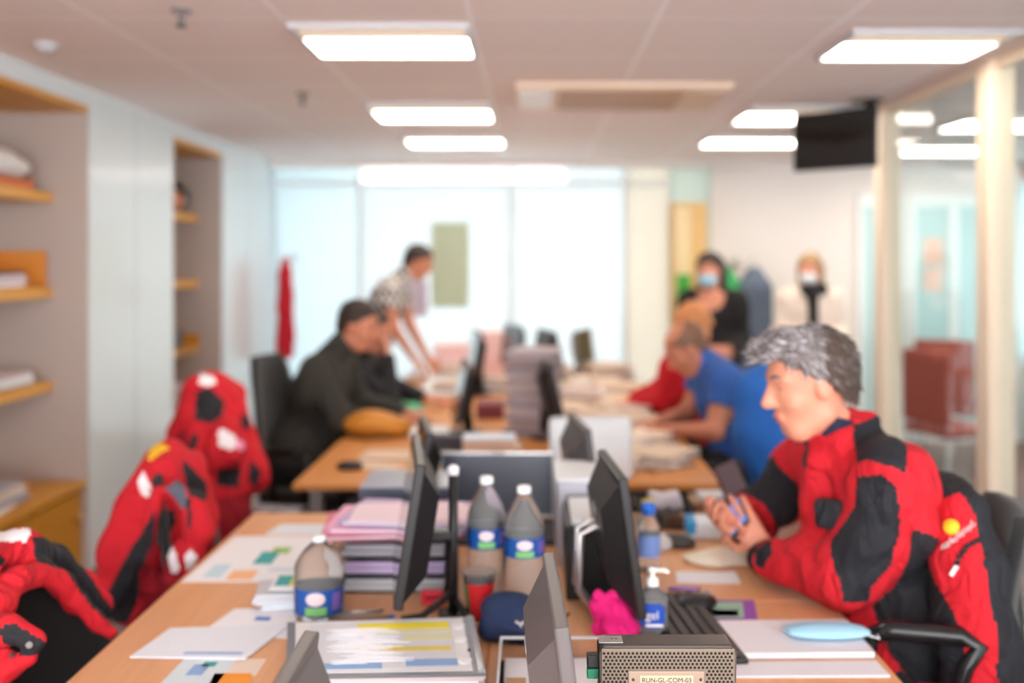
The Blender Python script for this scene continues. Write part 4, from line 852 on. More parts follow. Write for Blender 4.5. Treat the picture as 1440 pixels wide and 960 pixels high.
# ------------------------------------------------------------------ screens
def monitor(loc, rz, w, h, zb, tilt, label, face='screen', stand='foot', frame=None, bezel=.016, back=.045, group='office monitors', logo=True, shine=None):
    """local +x = where the screen looks; zb = height of the lower edge above the desk"""
    frame = frame or dark_grey; t = thing('monitor', loc, label, 'monitor', group, rz)
    T = Matrix.Translation((0, 0, zb)) @ Matrix.Rotation(-tilt, 4, 'Y')
    m = MB(); m.box(-.022, 0, -w/2, w/2, 0, h, .004, M=T)
    vs = [(-.022, a*w*.47, h*(.04 if b < 0 else .94)) for a, b in ((-1, -1), (1, -1), (1, 1), (-1, 1))]+[(-.022-back, a*w*.34, h*(.2 if b < 0 else .76)) for a, b in ((-1, -1), (1, -1), (1, 1), (-1, 1))]
    m.add(vs, [(4, 7, 6, 5), (0, 4, 5, 1), (1, 5, 6, 2), (2, 6, 7, 3), (3, 7, 4, 0)], 0, False, T); m.build('housing', frame, t)
    MB().box(-.0005, .001, -w/2+bezel, w/2-bezel, bezel*1.3, h-bezel).add([], []).build('screen', screen_off, t).matrix_local = T
    v = MB()
    for k in range(9): v.box(-.0232-back, -.022-back, -w*.25, w*.25, h*(.28+.03*k), h*(.293+.03*k))
    if logo: 
        o = MB().lathe([(0, 0), (.019, 0), (.019, .002), (0, .002)][::-1], 24, M=Matrix.Translation((-.022-back-.002, 0, h*.68)) @ Matrix.Rotation(PI/2, 4, 'Y')).build('emblem', silver, t); o.matrix_local = T
        o = v.build('air_vents', black_plastic, t); o.matrix_local = T
    if stand == 'foot':
        MB().tube([(-.05, 0, zb+h*.45), (-.075, 0, zb+h*.3), (-.08, 0, .02)], [.022, .022, .026], 12).build('stand_neck', black_plastic, t)
        MB().lathe([(0, 0), (.105, 0), (.105, .008), (.03, .022), (0, .024)], 32, cx=-.05).build('foot', black_plastic, t)
    elif stand == 'arm':
        for e in (-.03, .03):
            MB().tube([(-.055, e, zb+h*.52), (-.10, e, zb+h*.53), (-.135, e, zb+h*.48), (-.14, e, .07), (-.10, e, .014), (.02, e, .012)], .0085, 10).build('stand_bracket', silver, t)
        MB().box(-.06, .09, -.1, .1, 0, .012, .004).build('foot', black_plastic, t)
    elif stand == 'pole':
        MB().tube([(-.145, 0, .012), (-.145, 0, .35)], .0115, 12).build('pole', black_plastic, t); MB().lathe([(0, .345), (.014, .345), (.0145, .362), (.008, .368), (0, .368)], 16, cx=-.145).build('pole_cap', white_paper, t)
        MB().box(-.145, -.03, -.02, .02, .19, .21, .004).build('arm', black_plastic, t)
        MB().tube([(-.145, 0, .06), (-.07, .02, .012), (-.02, .03, .01)], .008).tube([(-.145, 0, .05), (-.18, .08, .01)], .008).tube([(-.145, 0, .05), (-.15, -.1, .01)], .008).box(-.18, -.11, -.035, .035, 0, .012, .004).build('foot', black_plastic, t)
    return t
D = .74
grey_frame = mat('warm_grey_shell', (104, 98, 98), .4); lg_frame = mat('side_grey_shell', (96, 90, 90), .38)
monitor((.083, 1.60, D), R(2), .37, .30, .045, R(7), 'warm grey monitor seen from behind beside the perforated computer, nearest on the right side', frame=lg_frame)
monitor((.250, 2.44, D), R(4), .36, .325, .05, R(8), 'black monitor on a silver bracket stand behind the gel bottle', stand='arm', frame=black_plastic)
monitor((.205, 3.24, D), R(7), .34, .31, .04, R(8), 'dark monitor with a wide back, in front of the white laptop lid', frame=dark_grey)
monitor((-.335, 2.40, D), R(180+8), .41, .325, .092, R(9), 'large black monitor on a pole stand left of the tall bottles', stand='pole', frame=black_plastic)
monitor((-.42, 3.20, D), R(180+10), .36, .30, .05, R(14), 'dark monitor behind the pink folders on the left side', frame=black_plastic)
monitor((-.352, 1.22, D), R(180), .37, .30, .045, R(6), 'grey monitor whose corner rises at the bottom edge left of the clear folder', frame=lg_frame)
monitor((-.40, 5.0, D), R(188), .42, .30, .07, R(12), 'dark monitor on the left side of the rear desks, nearest there', frame=black_plastic, logo=False)
monitor((.14, 4.9, D), R(8), .42, .32, .08, R(14), 'dark monitor on the right side of the rear desks beside the tall paper pile', frame=black_plastic, logo=False)
monitor((-.42, 6.5, D), R(190), .42, .32, .10, R(10), 'dark monitor farther back on the left of the rear desks', frame=black_plastic, logo=False)
monitor((.16, 6.6, D), R(15), .42, .32, .1, R(10), 'dark monitor farther back on the right of the rear desks', frame=black_plastic, logo=False)
monitor((-.18, 7.4, D), R(200), .40, .30, .1, R(8), 'farthest dark monitor near the middle of the rear desks', frame=dark_grey, logo=False)
monitor((.42, 7.5, D), R(-20), .42, .26, .1, R(8), 'farthest grey monitor on the right of the rear desks', frame=mid_grey, logo=False)
# laptop with the dark screen towards the camera
t = thing('laptop', (-.115, 3.30, D), 'open laptop with a dark blank screen in a silver rim, behind the tall bottles', 'laptop', rz=R(0))
MB().box(-.19, .19, -.28, -.02, 0, .02, .005).build('keyboard_base', dark_grey, t)
Tm = Matrix.Translation((0, -.01, .018)) @ Matrix.Rotation(R(-8), 4, 'X')
MB().box(-.19, .19, 0, .008, 0, .215, .004).build('lid', silver, t).matrix_local = Tm; MB().box(-.183, .183, -.0012, -.0001, .008, .205).build('screen', screen_blue, t).matrix_local = Tm
o = MB().box(-.02, .02, -.002, -.0012, .2055, .212).build('camera_strip', light_grey, t); o.matrix_local = Tm
t = thing('white_laptop', (.235, 3.86+.1, D), 'white rounded laptop lid standing open behind the dark monitor', 'laptop', rz=R(3)); t.name = 'laptop'
MB().box(-.16, .16, .0, .23, 0, .018, .006).build('keyboard_base', light_grey, t)
MB().box(-.165, .165, -.012, -.002, .005, .245, .022, seg=5).build('lid', mat('white_gloss', (240, 244, 246), .3), t).matrix_local = Matrix.Rotation(R(-7), 4, 'X')

# ------------------------------------------------------------------ upright computer with a perforated front (in focus)
t = thing('computer', (.218, 1.60, D), 'upright silver-brown computer with a perforated front and a name label, in sharp focus', 'computer')
PW, PH, PD = .222, .247, .046; prof = []
for k in range(9): a = PI/2*k/8; prof.append((PW/2-.014+.014*math.sin(a)*1.0, PH-.014+.014*math.cos(a)))
out = [(-PW/2+.004, 0), (PW/2-.004, 0)]+[(x, z) for x, z in prof[::-1]]+[(-x, z) for x, z in prof]
nn = len(out); body = MB(); ys = [(-.003, .985), (0, 1), (PD-.004, 1), (PD, .97)]
for y, s_ in ys: body.v += [(x*s_, y, PH/2+(z-PH/2)*s_-.0*(1-s_)) for x, z in out]
for i in range(3):
    for k in range(nn): body.f.append((i*nn+k, i*nn+(k+1) % nn, (i+1)*nn+(k+1) % nn, (i+1)*nn+k)); body.mi.append(0); body.sm.append(False)
body.f += [tuple(range(nn)), tuple(range(3*nn, 4*nn))[::-1]]; body.mi += [0, 0]; body.sm += [False, False]
body.build('housing', mat('gunmetal_shell', (84, 78, 74), .36, .5), t)
MB().box(-PW/2+.004, PW/2-.004, -.0062, -.003, .004, PH-.005, .0012).build('front_panel', mat('champagne_panel', (116, 104, 92), .4, .5), t)
MB().box(-PW/2+.001, -PW/2+.040, .004, .034, PH-.0002, PH+.0012, .0005).build('top_plate', mat('satin_silver', (176, 174, 172), .35, .6), t)
for x in (-.088, -.081): MB().lathe([(0, 0), (.0016, 0), (.0016, .0006), (0, .0006)][::-1], 10, cx=x, cy=.02).build('screw', black_plastic, t).location = (0, 0, PH+.001)
ho = MB(); px_ = .0066; pz_ = .0057; LBX = (-.064, .058); LBZ = (.180, .207)
for r_ in range(41):
    z = PH-.0125-r_*pz_
    if z < .008: break
    for c_ in range(33):
        x = -PW/2+.0085+c_*px_+(px_/2 if r_ % 2 else 0)
        if x > PW/2-.008 or (LBX[0]-.002 < x < LBX[1]+.002 and LBZ[0]-.002 < z < LBZ[1]+.002): continue
        ho.add([(x+.00245*math.cos(q*PI/3+PI/6), -.00635, z+.00245*math.sin(q*PI/3+PI/6)) for q in range(6)], [(0, 1, 2, 3, 4, 5)])
ho.build('perforations', mat('hole_black', (26, 22, 20), .9), t)
MB().box(LBX[0], LBX[1], -.0085, -.0058, LBZ[0], LBZ[1], .0012).build('label_plate', mat('bronze_plate', (150, 132, 116), .4, .5), t)
MB().box(-.045, .040, -.0092, -.0084, .184, .2005, .0003).build('label_paper', mat('label_tape', (176, 164, 138), .6), t)
text('RUN-GL-COM-03', .0105, mat('ink', (24, 22, 22), .6), t, Matrix.Translation((-.0025, -.0094, .1925)) @ Matrix.Rotation(PI/2, 4, 'X'))
for x in (-.056, .052): MB().lathe([(0, 0), (.0026, 0), (.0022, .001), (0, .001)], 12, M=Matrix.Translation((x, -.0085, .1935)) @ Matrix.Rotation(PI/2, 4, 'X')).build('screw', mat('dark_screw', (50, 44, 40), .4), t)
MB().tube([(-.115, .03, .21), (-.09, .03, .21)], .007).box(-.128, -.108, .02, .04, .2, .22, .002).build('cable_plug', black_plastic, t); MB().box(-.128, -.108, .021, .039, .182, .198, .002).build('green_connector', mat('green_plastic', (30, 140, 100), .5), t)
MB().box(-PW/2+.01, PW/2-.01, -.02, PD+.02, -.0005, .0035).build('foot', black_plastic, t)

# ------------------------------------------------------------------ bottles
def bottle(p, h, r, label, tall=True, group='clear water bottles'):
    t = thing('water_bottle', (p[0], p[1], p[2]), label, 'bottle', group); pr = [(0, .004), (r*.7, 0), (r*.96, .006), (r, .015)]
    sh = h*.66 if tall else h*.62
    n = 9 if tall else 4; z0 = .02
    lab = (sh*.70, sh*.93) if tall else (sh*.14, sh*.66)
    for k in range(n*2+1):
        z = z0+(lab[0]-z0)*k/(n*2) if tall else z0+(lab[0]-z0)*k/(n*2); pr.append((r*(1 if k % 2 else .955), z))
    pr += [(r*.985, lab[0]+.002), (r*.985, lab[1]-.002), (r, lab[1]+.004), (r, sh)]
    for k in range(1, 9): u = k/8; pr.append((r*(1-u)**.0*(1-(.70)*(u**1.55)), sh+(h*.93-sh)*u))
    pr += [(.0135, h*.93), (.0135, h*.95)]
    MB().lathe(pr, 40).build('bottle_body', clear, t)
    MB().lathe([(0, h*.945), (.017, h*.945), (.0175, h*.95), (.0175, h-.003), (.015, h), (0, h)], 28).build('cap', mat('bottle_cap', (238, 242, 244), .4), t)
    LM = label_mat('water_label'); b = MB().lathe([(r*.992, lab[0]), (r*.992, lab[1])], 48).build('label', LM[0], t)
    # curved patches on the label, towards the camera
    def patch(a0, a1, za, zb, m, name, shape='rect'):
        M = MB(); n = 14; rr = r*1.0
        vs = []; 
        for k in range(n+1):
            u = k/n; a = a0+(a1-a0)*u; e = math.sqrt(max(0, 1-(2*u-1)**2)) if shape == 'oval' else 1; zc = (za+zb)/2; hh = (zb-za)/2*e
            vs += [(rr*math.cos(a), rr*math.sin(a), zc-hh), (rr*math.cos(a), rr*math.sin(a), zc+hh)]
        M.add(vs, [(2*k, 2*k+2, 2*k+3, 2*k+1) for k in range(n)], 0, True); M.build(name, m, b)
    L0, L1 = lab; a = -PI/2
    patch(a-.35, a+.45, L0+(L1-L0)*.42, L0+(L1-L0)*.92, LM[1], 'label_oval', 'oval'); patch(a-.38, a+.5, L0+(L1-L0)*.05, L0+(L1-L0)*.36, LM[2], 'label_patch')
    patch(a+.75, a+1.2, L0+(L1-L0)*.2, L0+(L1-L0)*.85, mat('label_violet', (120, 96, 180), .5), 'label_side')
    patch(a-1.3, a-.85, L0, L1, mat('label_navy', (22, 60, 130), .5), 'label_edge')
    return t
bottle(on(449, 866), .195, .0595, 'short clear water bottle with a blue label on the left desk', tall=False)
bottle(on(684, 846), .318, .050, 'tall clear water bottle, left one of the pair beside the pole', group='pair of tall water bottles')
bottle(on(737, 858), .308, .0515, 'tall clear water bottle, right one of the pair beside the pole', group='pair of tall water bottles')
t = thing('gel_bottle', on(917, 893), 'clear hand gel bottle with a white pump and blue label reading gel', 'bottle')
s_ = []
for r_, z in ((0, .002), (.034, 0), (.037, .006), (.037, .085), (.033, .098), (.018, .108), (.0135, .112), (.0135, .118)): s_.append((r_, z))
MB().lathe(s_, 36, squash=.72).build('bottle_body', clear, t); MB().lathe([(0, .005), (.034, .005), (.035, .07), (0, .07)], 30, squash=.7).build('gel', mat('gel_fill', (230, 238, 248), .15, trans=.5, ior=1.15), t)
MB().lathe([(.0155, .116), (.0155, .132), (.007, .134), (.006, .146), (.012, .148), (.012, .156), (0, .157)], 20).tube([(0, 0, .151), (.03, -.008, .152), (.037, -.01, .147)], [.006, .005, .004]).build('pump', mat('pump_white', (240, 240, 238), .35), t)
lb = MB(); n = 14; vs = []
for k in range(n+1): a = -PI/2-.95+1.75*k/n; e = max(.5, math.sqrt(max(0, 1-(2*k/n-1)**4))); vs += [(.0378*math.cos(a), .0378*.73*math.sin(a), .053-.028*e), (.0378*math.cos(a), .0378*.73*math.sin(a), .053+.028*e)]
lb.add(vs, [(2*k, 2*k+2, 2*k+3, 2*k+1) for k in range(n)], 0, True).build('label', mat('gel_blue', (36, 84, 190), .4), t)
text('gel', .027, white_paper, t, Matrix.Translation((-.003, -.0305, .056)) @ Matrix.Rotation(PI/2, 4, 'X'))
MB().box(-.018, .022, -.0301, -.0295, .030, .036).build('label_strip', white_paper, t)
t = thing('hand_gel_bottle', on(912, 800), 'clear bottle with a bright blue cap behind the black monitor', 'bottle')
MB().lathe([(0, 0), (.03, 0), (.032, .01), (.032, .12), (.015, .15), (.013, .16)], 28).build('bottle_body', clear, t); MB().lathe([(0, .155), (.019, .155), (.019, .185), (0, .187)], 20).build('cap', mat('blue_cap', (40, 110, 220), .4), t)
MB().lathe([(.0325, .04), (.0325, .10)], 28).build('label', mat('bluish_label', (120, 150, 214), .5), t)
# red drink in a plastic cup
t = thing('plastic_cup', on(674, 868), 'clear plastic cup with red and green print between the tall bottles and the folder', 'cup')
MB().lathe([(0, .001), (.026, 0), (.04, .108), (.0415, .108), (.0415, .112), (.039, .112), (.025, .004), (0, .004)], 36).build('cup_body', clear, t)
MB().lathe([(.0269, .006), (.0381, .09)], 36).build('red_sleeve', mat('cup_red', (190, 34, 38), .4), t)
b = MB(); vs = []
for k in range(9): a = PI*1.0+.25+.55*k/8; vs += [(.0275*math.cos(a), .0275*math.sin(a), .01), (.0385*math.cos(a), .0385*math.sin(a), .088)]
b.add(vs, [(2*k, 2*k+2, 2*k+3, 2*k+1) for k in range(8)], 0, True).build('green_print', mat('cup_green', (70, 110, 60), .5), t)
# navy cap
t = thing('knit_cap', on(725, 893), 'crumpled navy blue cap lying beside the clear folder', 'cap')
c = on(725, 893); s = SDF(.005); s.ell((c.x, c.y, .775), (.072, .07, .042), .02).ell((c.x-.02, c.y+.02, .80), (.055, .05, .03), .03).cone((c.x-.06, c.y-.04, .765), (c.x+.06, c.y-.045, .765), .022, k=.02)
s.mesh('cap_body', mat('navy_cloth', (34, 52, 88), .85, bump=.3, bscale=160), t, c, noise=(.007, 60), post=lambda P, v: np.maximum(v, .742-P[:, 2]))
MB().tube([(.0, -.066, .056), (.012, -.068, .05), (.022, -.066, .056)], .004).tube([(.012, -.068, .05), (.014, -.07, .036)], .004).build('emblem', silver, t)
# magenta pouch
t = thing('cloth_pouch', on(866, 895), 'bright magenta cloth bundle at the foot of the black monitor', 'pouch'); c = on(866, 895)
s = SDF(.005); s.ell((c.x+.002, c.y, .762), (.042, .042, .028), .02).ell((c.x-.008, c.y+.025, .79), (.036, .03, .034), .02).cone((c.x-.035, c.y+.02, .825), (c.x+.005, c.y+.03, .815), .012, .01, k=.02).cone((c.x-.03, c.y+.04, .80), (c.x+.02, c.y+.04, .80), .016, k=.02)
s.mesh('pouch', mat('magenta_cloth', (222, 20, 120), .8), t, c, noise=(.006, 90, 2, -.012, 110), post=lambda P, v: np.maximum(v, .742-P[:, 2]))

# ------------------------------------------------------------------ flat things on the desks
def sheet(name, label, cat, quad, m, z0=.7405, th=.0012, parent_patches=(), group=None, curl=0):
    """quad = outline as desk points; patches = (u0,u1,v0,v1,material,name) in the sheet's own 0..1 frame"""
    P = [on(*q, z=z0) for q in quad]; c = sum(P, Vector())/len(P); b = MB(); b.prism([(p.x-c.x, p.y-c.y) for p in P], 0, th)
    o = b.build(name, m, label=label, cat=cat, group=group, loc=(c.x, c.y, z0))
    A, B, Cc, Dd = P[:4]
    for (u0, u1, v0, v1, pm, pn) in parent_patches:
        f = lambda u, v: (A*(1-u)*(1-v)+B*u*(1-v)+Cc*u*v+Dd*(1-u)*v)-c
        MB().prism([f(u0, v0)[:2], f(u1, v0)[:2], f(u1, v1)[:2], f(u0, v1)[:2]], th, th+.0004).build(pn, pm, o)
    return o
G = lambda n, c: mat(n, c, .7)
teal, pgreen, porange, pblue = G('print_teal', (60, 170, 170)), G('print_green', (150, 200, 110)), G('print_orange', (244, 190, 140)), G('print_blue', (60, 120, 200))
pale_teal = G('print_pale_teal', (196, 226, 236)); yel = G('highlighter_yellow', (240, 224, 60)); lblue = G('print_light_blue', (140, 176, 220)); ink_grey = G('print_grey', (196, 200, 206))
sheet('printed_plan', 'large printed plan with green and blue patches on the far part of the left desk', 'paper', [(255, 818), (440, 818), (470, 754), (330, 754)], white_paper, parent_patches=[(.42, .58, .35, .62, teal, 'print'), (.50, .66, .58, .72, pgreen, 'print'), (.32, .52, .03, .22, porange, 'print'), (.12, .26, .08, .34, pale_teal, 'print'), (.6, .8, .2, .26, pale_teal, 'print')])
sheet('paper_sheet', 'thin white sheet near the far edge of the left desk', 'paper', [(372, 752), (480, 752), (486, 737), (395, 737)], mat('bluish_paper', (226, 234, 242), .8))
sheet('paper_sheet', 'white papers with a small blue stamp lying under the envelope on the left desk', 'paper', [(280, 892), (412, 898), (420, 856), (330, 856)], white_paper, parent_patches=[(.45, .65, .55, .68, pblue, 'stamp')])
sheet('envelope', 'long white envelope with a pale blue line on the near left desk', 'envelope', [(182, 925), (345, 927), (408, 880), (240, 884)], mat('cool_paper', (230, 236, 244), .8), z0=.7425, th=.003, parent_patches=[(.42, .92, .10, .16, lblue, 'printed_line')])
sheet('leaflet', 'small pale leaflet with a blue-green emblem at the bottom of the left desk', 'leaflet', [(225, 962), (305, 962), (335, 924), (262, 924)], mat('pale_leaflet', (214, 228, 234), .7), z0=.7405, parent_patches=[(.3, .6, .3, .7, lblue, 'print'), (.45, .7, .62, .8, teal, 'print')])
sheet('sticky_note', 'orange note at the bottom edge of the left desk beside the leaflet', 'note', [(292, 965), (352, 965), (354, 947), (302, 947)], G('orange_note', (244, 156, 48)))
sheet('paper_sheet', 'cream sheet partly under the envelope beside the leaflet', 'paper', [(300, 950), (360, 950), (375, 926), (335, 926)], cream_paper, z0=.7402, th=.0003)
# booklets beside the short bottle
paper_stack(on(402, 846), .13, .12, 4, 'small stack of folded white leaflets left of the short bottle', 'leaflets', R(10), cols=[white_paper, light_grey, mat('bluish_paper', (226, 234, 242), .8)], seed=21, th=.011)
sheet('booklet', 'green and yellow printed booklet on top of the folded leaflets', 'booklet', [(378, 830), (420, 830), (432, 806), (392, 806)], white_paper, z0=.79, th=.003, parent_patches=[(.1, .6, .2, .8, teal, 'print'), (.6, .95, .2, .8, G('print_yellow', (224, 214, 110)), 'print')])
# pens
def pen(p, q, r, m, label, tip=None, group='pens on the desks'):
    t = thing('pen', p, label, 'pen', group); d = q-p; MB().tube([(0, 0, 0), d*.92], r, 10).build('barrel', m, t); MB().tube([d*.92, d], [r, r*.3], 10).build('tip', tip or black_plastic, t); return t
pen(on(462, 868, .747), on(556, 866, .747), .006, mat('brown_pen', (140, 124, 112), .4), 'brown-grey pen lying behind the clear folder', pblue)
pen(on(470, 862, .746), on(540, 858, .746), .0045, silver, 'thin silver pen behind the brown-grey pen')
pen(on(940, 827, .745), on(986, 828, .745), .005, mat('violet_pen', (150, 120, 206), .4), 'violet pen on the right desk behind the gel bottle')
# thick clear-covered folder with the annotated sheet
F = [on(404, 962, .79), on(684, 955, .79), on(664, 872, .79), on(404, 882, .79)]
F = [at(404, 950, 2.0), at(685, 946, 2.0), at(666, 868, 2.32), at(402, 876, 2.32)]
zf = .80; F = [on(401, 950, zf), on(686, 945, zf), on(668, 864, zf), on(402, 872, zf)]; c = sum(F, Vector())/4
t = thing('document_folder', (c.x, c.y, D), 'thick clear-covered document folder with a highlighted sheet on top', 'folder')
bz = [(p.x-c.x, p.y-c.y) for p in F]; ins = lambda s_: [(x*s_, y*s_) for x, y in bz]
MB().prism(ins(.99), 0, .006).prism(ins(.985), .052, .057).build('cover', mat('smoke_cover', (112, 118, 128), .35), t)
st = MB()
for k in range(9): st.prism([(x+random.uniform(-.002, .002), y) for x, y in ins(.955+.01*(k % 3))], .006+k*.005, .0105+k*.005, k % 3)
st.build('pages', [white_paper, light_grey, mat('pinkish_paper2', (206, 196, 200), .8)], t)
fq = lambda u, v: (Vector(bz[0])*(1-u)*(1-v)+Vector(bz[1])*u*(1-v)+Vector(bz[2])*u*v+Vector(bz[3])*(1-u)*v)
def fp(u0, u1, v0, v1, z, th, m, name, slant=0): return MB().prism([fq(u0, v0), fq(u1, v0+slant), fq(u1, v1+slant), fq(u0, v1)], z, z+th).build(name, m, t)
fp(.05, .93, .05, .97, .057, .0008, mat('sheet_white', (226, 228, 230), .6), 'top_sheet')
fp(.12, .86, .10, .92, .0578, .0003, mat('chart_tint', (214, 218, 224), .6), 'chart')
fp(.37, .85, .78, .90, .0581, .0003, yel, 'highlight', .0); fp(.37, .86, .70, .76, .0581, .0003, mat('soft_yellow', (226, 222, 170), .6), 'highlight'); fp(.60, .86, .56, .66, .0581, .0003, mat('soft_yellow2', (220, 222, 180), .6), 'highlight')
fp(.36, .84, .38, .46, .0581, .0003, mat('mustard', (222, 204, 110), .6), 'highlight'); fp(.60, .86, .13, .24, .0581, .0003, lblue, 'blue_row'); fp(.13, .48, .10, .2, .0581, .0003, lblue, 'blue_row')
sc = MB(); rs = random.Random(4)
for k in range(46):
    u = rs.uniform(.2, .36); v = .18+.62*k/46; L = rs.uniform(.15, .33); a = fq(u, v); b2 = fq(u+L*.5, v+.015); c3 = fq(u+L, v+rs.uniform(-.005, .02)); z = .0587
    sc.tube([(a.x, a.y, z), (b2.x, b2.y, z), (c3.x, c3.y, z)], [.0007, .0019, .0007], 6)
sc.build('white_strokes', white_paper, t)
cov = acrylic; MB().prism([fq(.955, .02), fq(.985, .02), fq(.985, .98), fq(.955, .98)], .0, .062).build('clear_spine', mat('clear_edge', (214, 218, 222), .15, trans=.5), t)
for v_ in (.2, .55, .8): q_ = fq(.9, v_); MB().ball((q_.x, q_.y, .059), (.014, .02, .002)).build('label_tab', white_paper, t)
q_ = fq(.93, .36); MB().ball((q_.x, q_.y, .0595), .0035).build('rivet', dark_grey, t)
# clear letter tray
a = on(700, 958, D); t = thing('letter_tray', (.008, 2.03, D), 'clear acrylic letter tray holding white sheets beside the grey monitor', 'letter tray')
MB().box(-.075, .155, -.12, .115, 0, .003).box(-.075, -.072, -.12, .115, .003, .052).box(.152, .155, -.12, .115, .003, .052).box(-.072, .152, .112, .115, .003, .052).build('tray', acrylic, t)
MB().box(-.077, .157, .111, .117, .05, .055, .001).box(-.077, -.071, -.12, .111, .05, .055, .001).build('rim', light_grey, t)
o = MB().box(-.065, .145, -.11, .105, .003, .012).build('paper_sheet', white_paper, label='white sheets lying in the clear letter tray', cat='paper', loc=(.008, 2.03, D+.0005))
MB().box(-.06, -.02, -.11, -.02, .012, .022).build('bulldog_clip', mat('brass_clip', (176, 140, 90), .35, .6), o)
# small items beyond, right desk
def mouse(p, rz, m, label, group='computer mice'):
    t = thing('computer_mouse', p, label, 'mouse', group, rz); s = SDF(.004); x, y, z = p
    s.ell((x, y, z+.014), (.056, .032, .024), .01); s.mesh('shell', m, t, p, post=lambda P, v: np.maximum(v, z+.001-P[:, 2])); MB().lathe([(0, -.003), (.008, -.003), (.008, .003), (0, .003)], 14, M=Matrix.Translation((.03, 0, .033)) @ Matrix.Rotation(PI/2, 4, 'X')).build('wheel', mid_grey, t); return t
sheet('mouse_pad', 'purple-rimmed mouse pad with a green picture on the right desk', 'mouse pad', [(930, 874), (1066, 874), (1060, 845), (944, 845)], mat('purple_rim', (150, 84, 178), .6), th=.003, parent_patches=[(.1, .86, .12, .9, mat('pad_green', (150, 190, 170), .6), 'picture'), (.3, .8, .2, .5, mat('pad_blue', (130, 170, 200), .6), 'picture_patch')])
mouse(on(980, 856, .743), R(25), black_plastic, 'black computer mouse on the purple-rimmed mouse pad')
mouse(on(953, 768), R(170), dark_grey, 'dark computer mouse near the middle of the right desk, beside a white one')
mouse(on(930, 769), R(90), light_grey, 'small pale computer mouse left of the dark one')
mouse(on(492, 660), R(0), black_plastic, 'black computer mouse at the corner of the rear left desk')
def keyboard(p, rz, label, m=None, w=.43, d=.15):
    t = thing('keyboard', p, label, 'keyboard', 'keyboards', rz); MB().box(-w/2, w/2, -d/2, d/2, 0, .016, .004).build('tray', m or black_plastic, t); k = MB()
    for r_ in range(5):
        for c_ in range(20): k.box(-w/2+.012+c_*.0205, -w/2+.029+c_*.0205, -d/2+.012+r_*.026, -d/2+.033+r_*.026, .016, .023, .002, seg=1)
    o = k.build('keys', dark_grey, t); tag(o, kind='stuff'); return t
keyboard(on(968, 886), R(96), 'black keyboard standing lengthwise beside the gel bottle', w=.43)
# notepads and mask
def book_block(name, label, cat, quad, z0, th, cm_, pm):
    P = [on(*q, z=z0) for q in quad]; c = sum(P, Vector())/4; t = thing(name, (c.x, c.y, z0), label, cat); Q = [(p.x-c.x, p.y-c.y) for p in P]
    MB().prism(Q, 0, .0015).build('cover', cm_, t); MB().prism([(x*.985, y*.98) for x, y in Q], .0015, th).build('pages', pm, t); return t
book_block('notepad', 'thick white notepad with grey edge on the right desk under the face mask', 'notepad', [(1005, 928), (1232, 926), (1192, 878), (985, 880)], D, .014, mid_grey, mat('page_white', (226, 226, 232), .8))
sheet('paper_sheet', 'white sheet in front of the notepad at the near right desk edge', 'paper', [(1030, 953), (1252, 952), (1232, 931), (1030, 933)], mat('page_white', (226, 226, 232), .8), th=.004)
q = on(1058, 905, .755); pen(on(990, 880, .758), on(1012, 912, .758), .0035, mat('red_pen', (214, 120, 130), .4), 'slim pinkish pen on the left end of the notepad')
t = thing('face_mask', on(1162, 893, .756), 'pale blue pleated face mask lying on the notepad', 'face mask', rz=R(-8)); c = on(1162, 893, .756)
s = SDF(.004)
for k in range(4): s.ell((c.x+.0, c.y-.026+k*.017, c.z+.012+.006*math.sin(k*2)), (.088, .016, .011), .01)
s.mesh('mask_body', mat('mask_blue', (160, 208, 232), .8), t, c); t.rotation_euler.z = 0
MB().tube([(.08, -.02, .01), (.11, -.03, .004), (.115, 0, .003), (.085, .02, .01)], .0018).tube([(.06, .02, .012), (.10, .04, .004), (.07, .05, .003)], .0018).build('ear_loop', white_paper, t)
# cream cloth, tissue packet, paper strip
t = thing('leather_glove', on(1018, 790), 'crumpled cream papers under the hands of the man in red', 'papers'); t.name = 'crumpled_paper'; c = on(1018, 790)
s = SDF(.006); s.ell((c.x, c.y, .75), (.085, .05, .018), .02).ell((c.x+.04, c.y+.02, .757), (.06, .035, .018), .02).ell((c.x-.05, c.y, .748), (.05, .04, .01), .02); s.mesh('paper', mat('cream_tissue', (236, 228, 206), .8), t, c, noise=(.004, 70), post=lambda P, v: np.maximum(v, .7415-P[:, 2]))
sheet('paper_sheet', 'white paper strip on the right desk in front of the crumpled cream papers', 'paper', [(952, 820), (1042, 820), (1034, 804), (950, 804)], white_paper)
t = thing('tissue_packet', on(992, 752), 'white and blue packet on the right desk left of the phone and hands', 'packet', rz=R(-4))
MB().box(-.062, .062, -.06, .06, 0, .052, .01).build('packet', mat('packet_white', (224, 234, 242), .6), t); MB().box(-.063, -.03, -.0605, .0605, .012, .053, .006).build('blue_band', mat('packet_blue', (40, 150, 214), .5), t)
t = thing('tablet', on(1050, 728), 'open dark red tablet case standing behind the phone', 'tablet case', rz=R(60)); t.name = 'tablet_case'
MB().box(-.1, .1, -.006, .006, .0, .19, .005).build('cover', mat('wine_case', (90, 24, 44), .5), t).matrix_local = Matrix.Rotation(R(-25), 4, 'X'); MB().box(-.1, .1, -.14, .0, 0, .008, .003).build('base', black_plastic, t)
t = thing('snack_box', on(1010, 712), 'flat brown box with a white lid at the far end of the right desk', 'box'); t.name = 'flat_box'
MB().box(-.1, .1, -.07, .07, 0, .03, .004).build('box_body', mat('kraft', (160, 130, 104), .7), t); MB().box(-.07, .04, -.05, .06, .03, .045, .004).build('box_lid', light_grey, t)
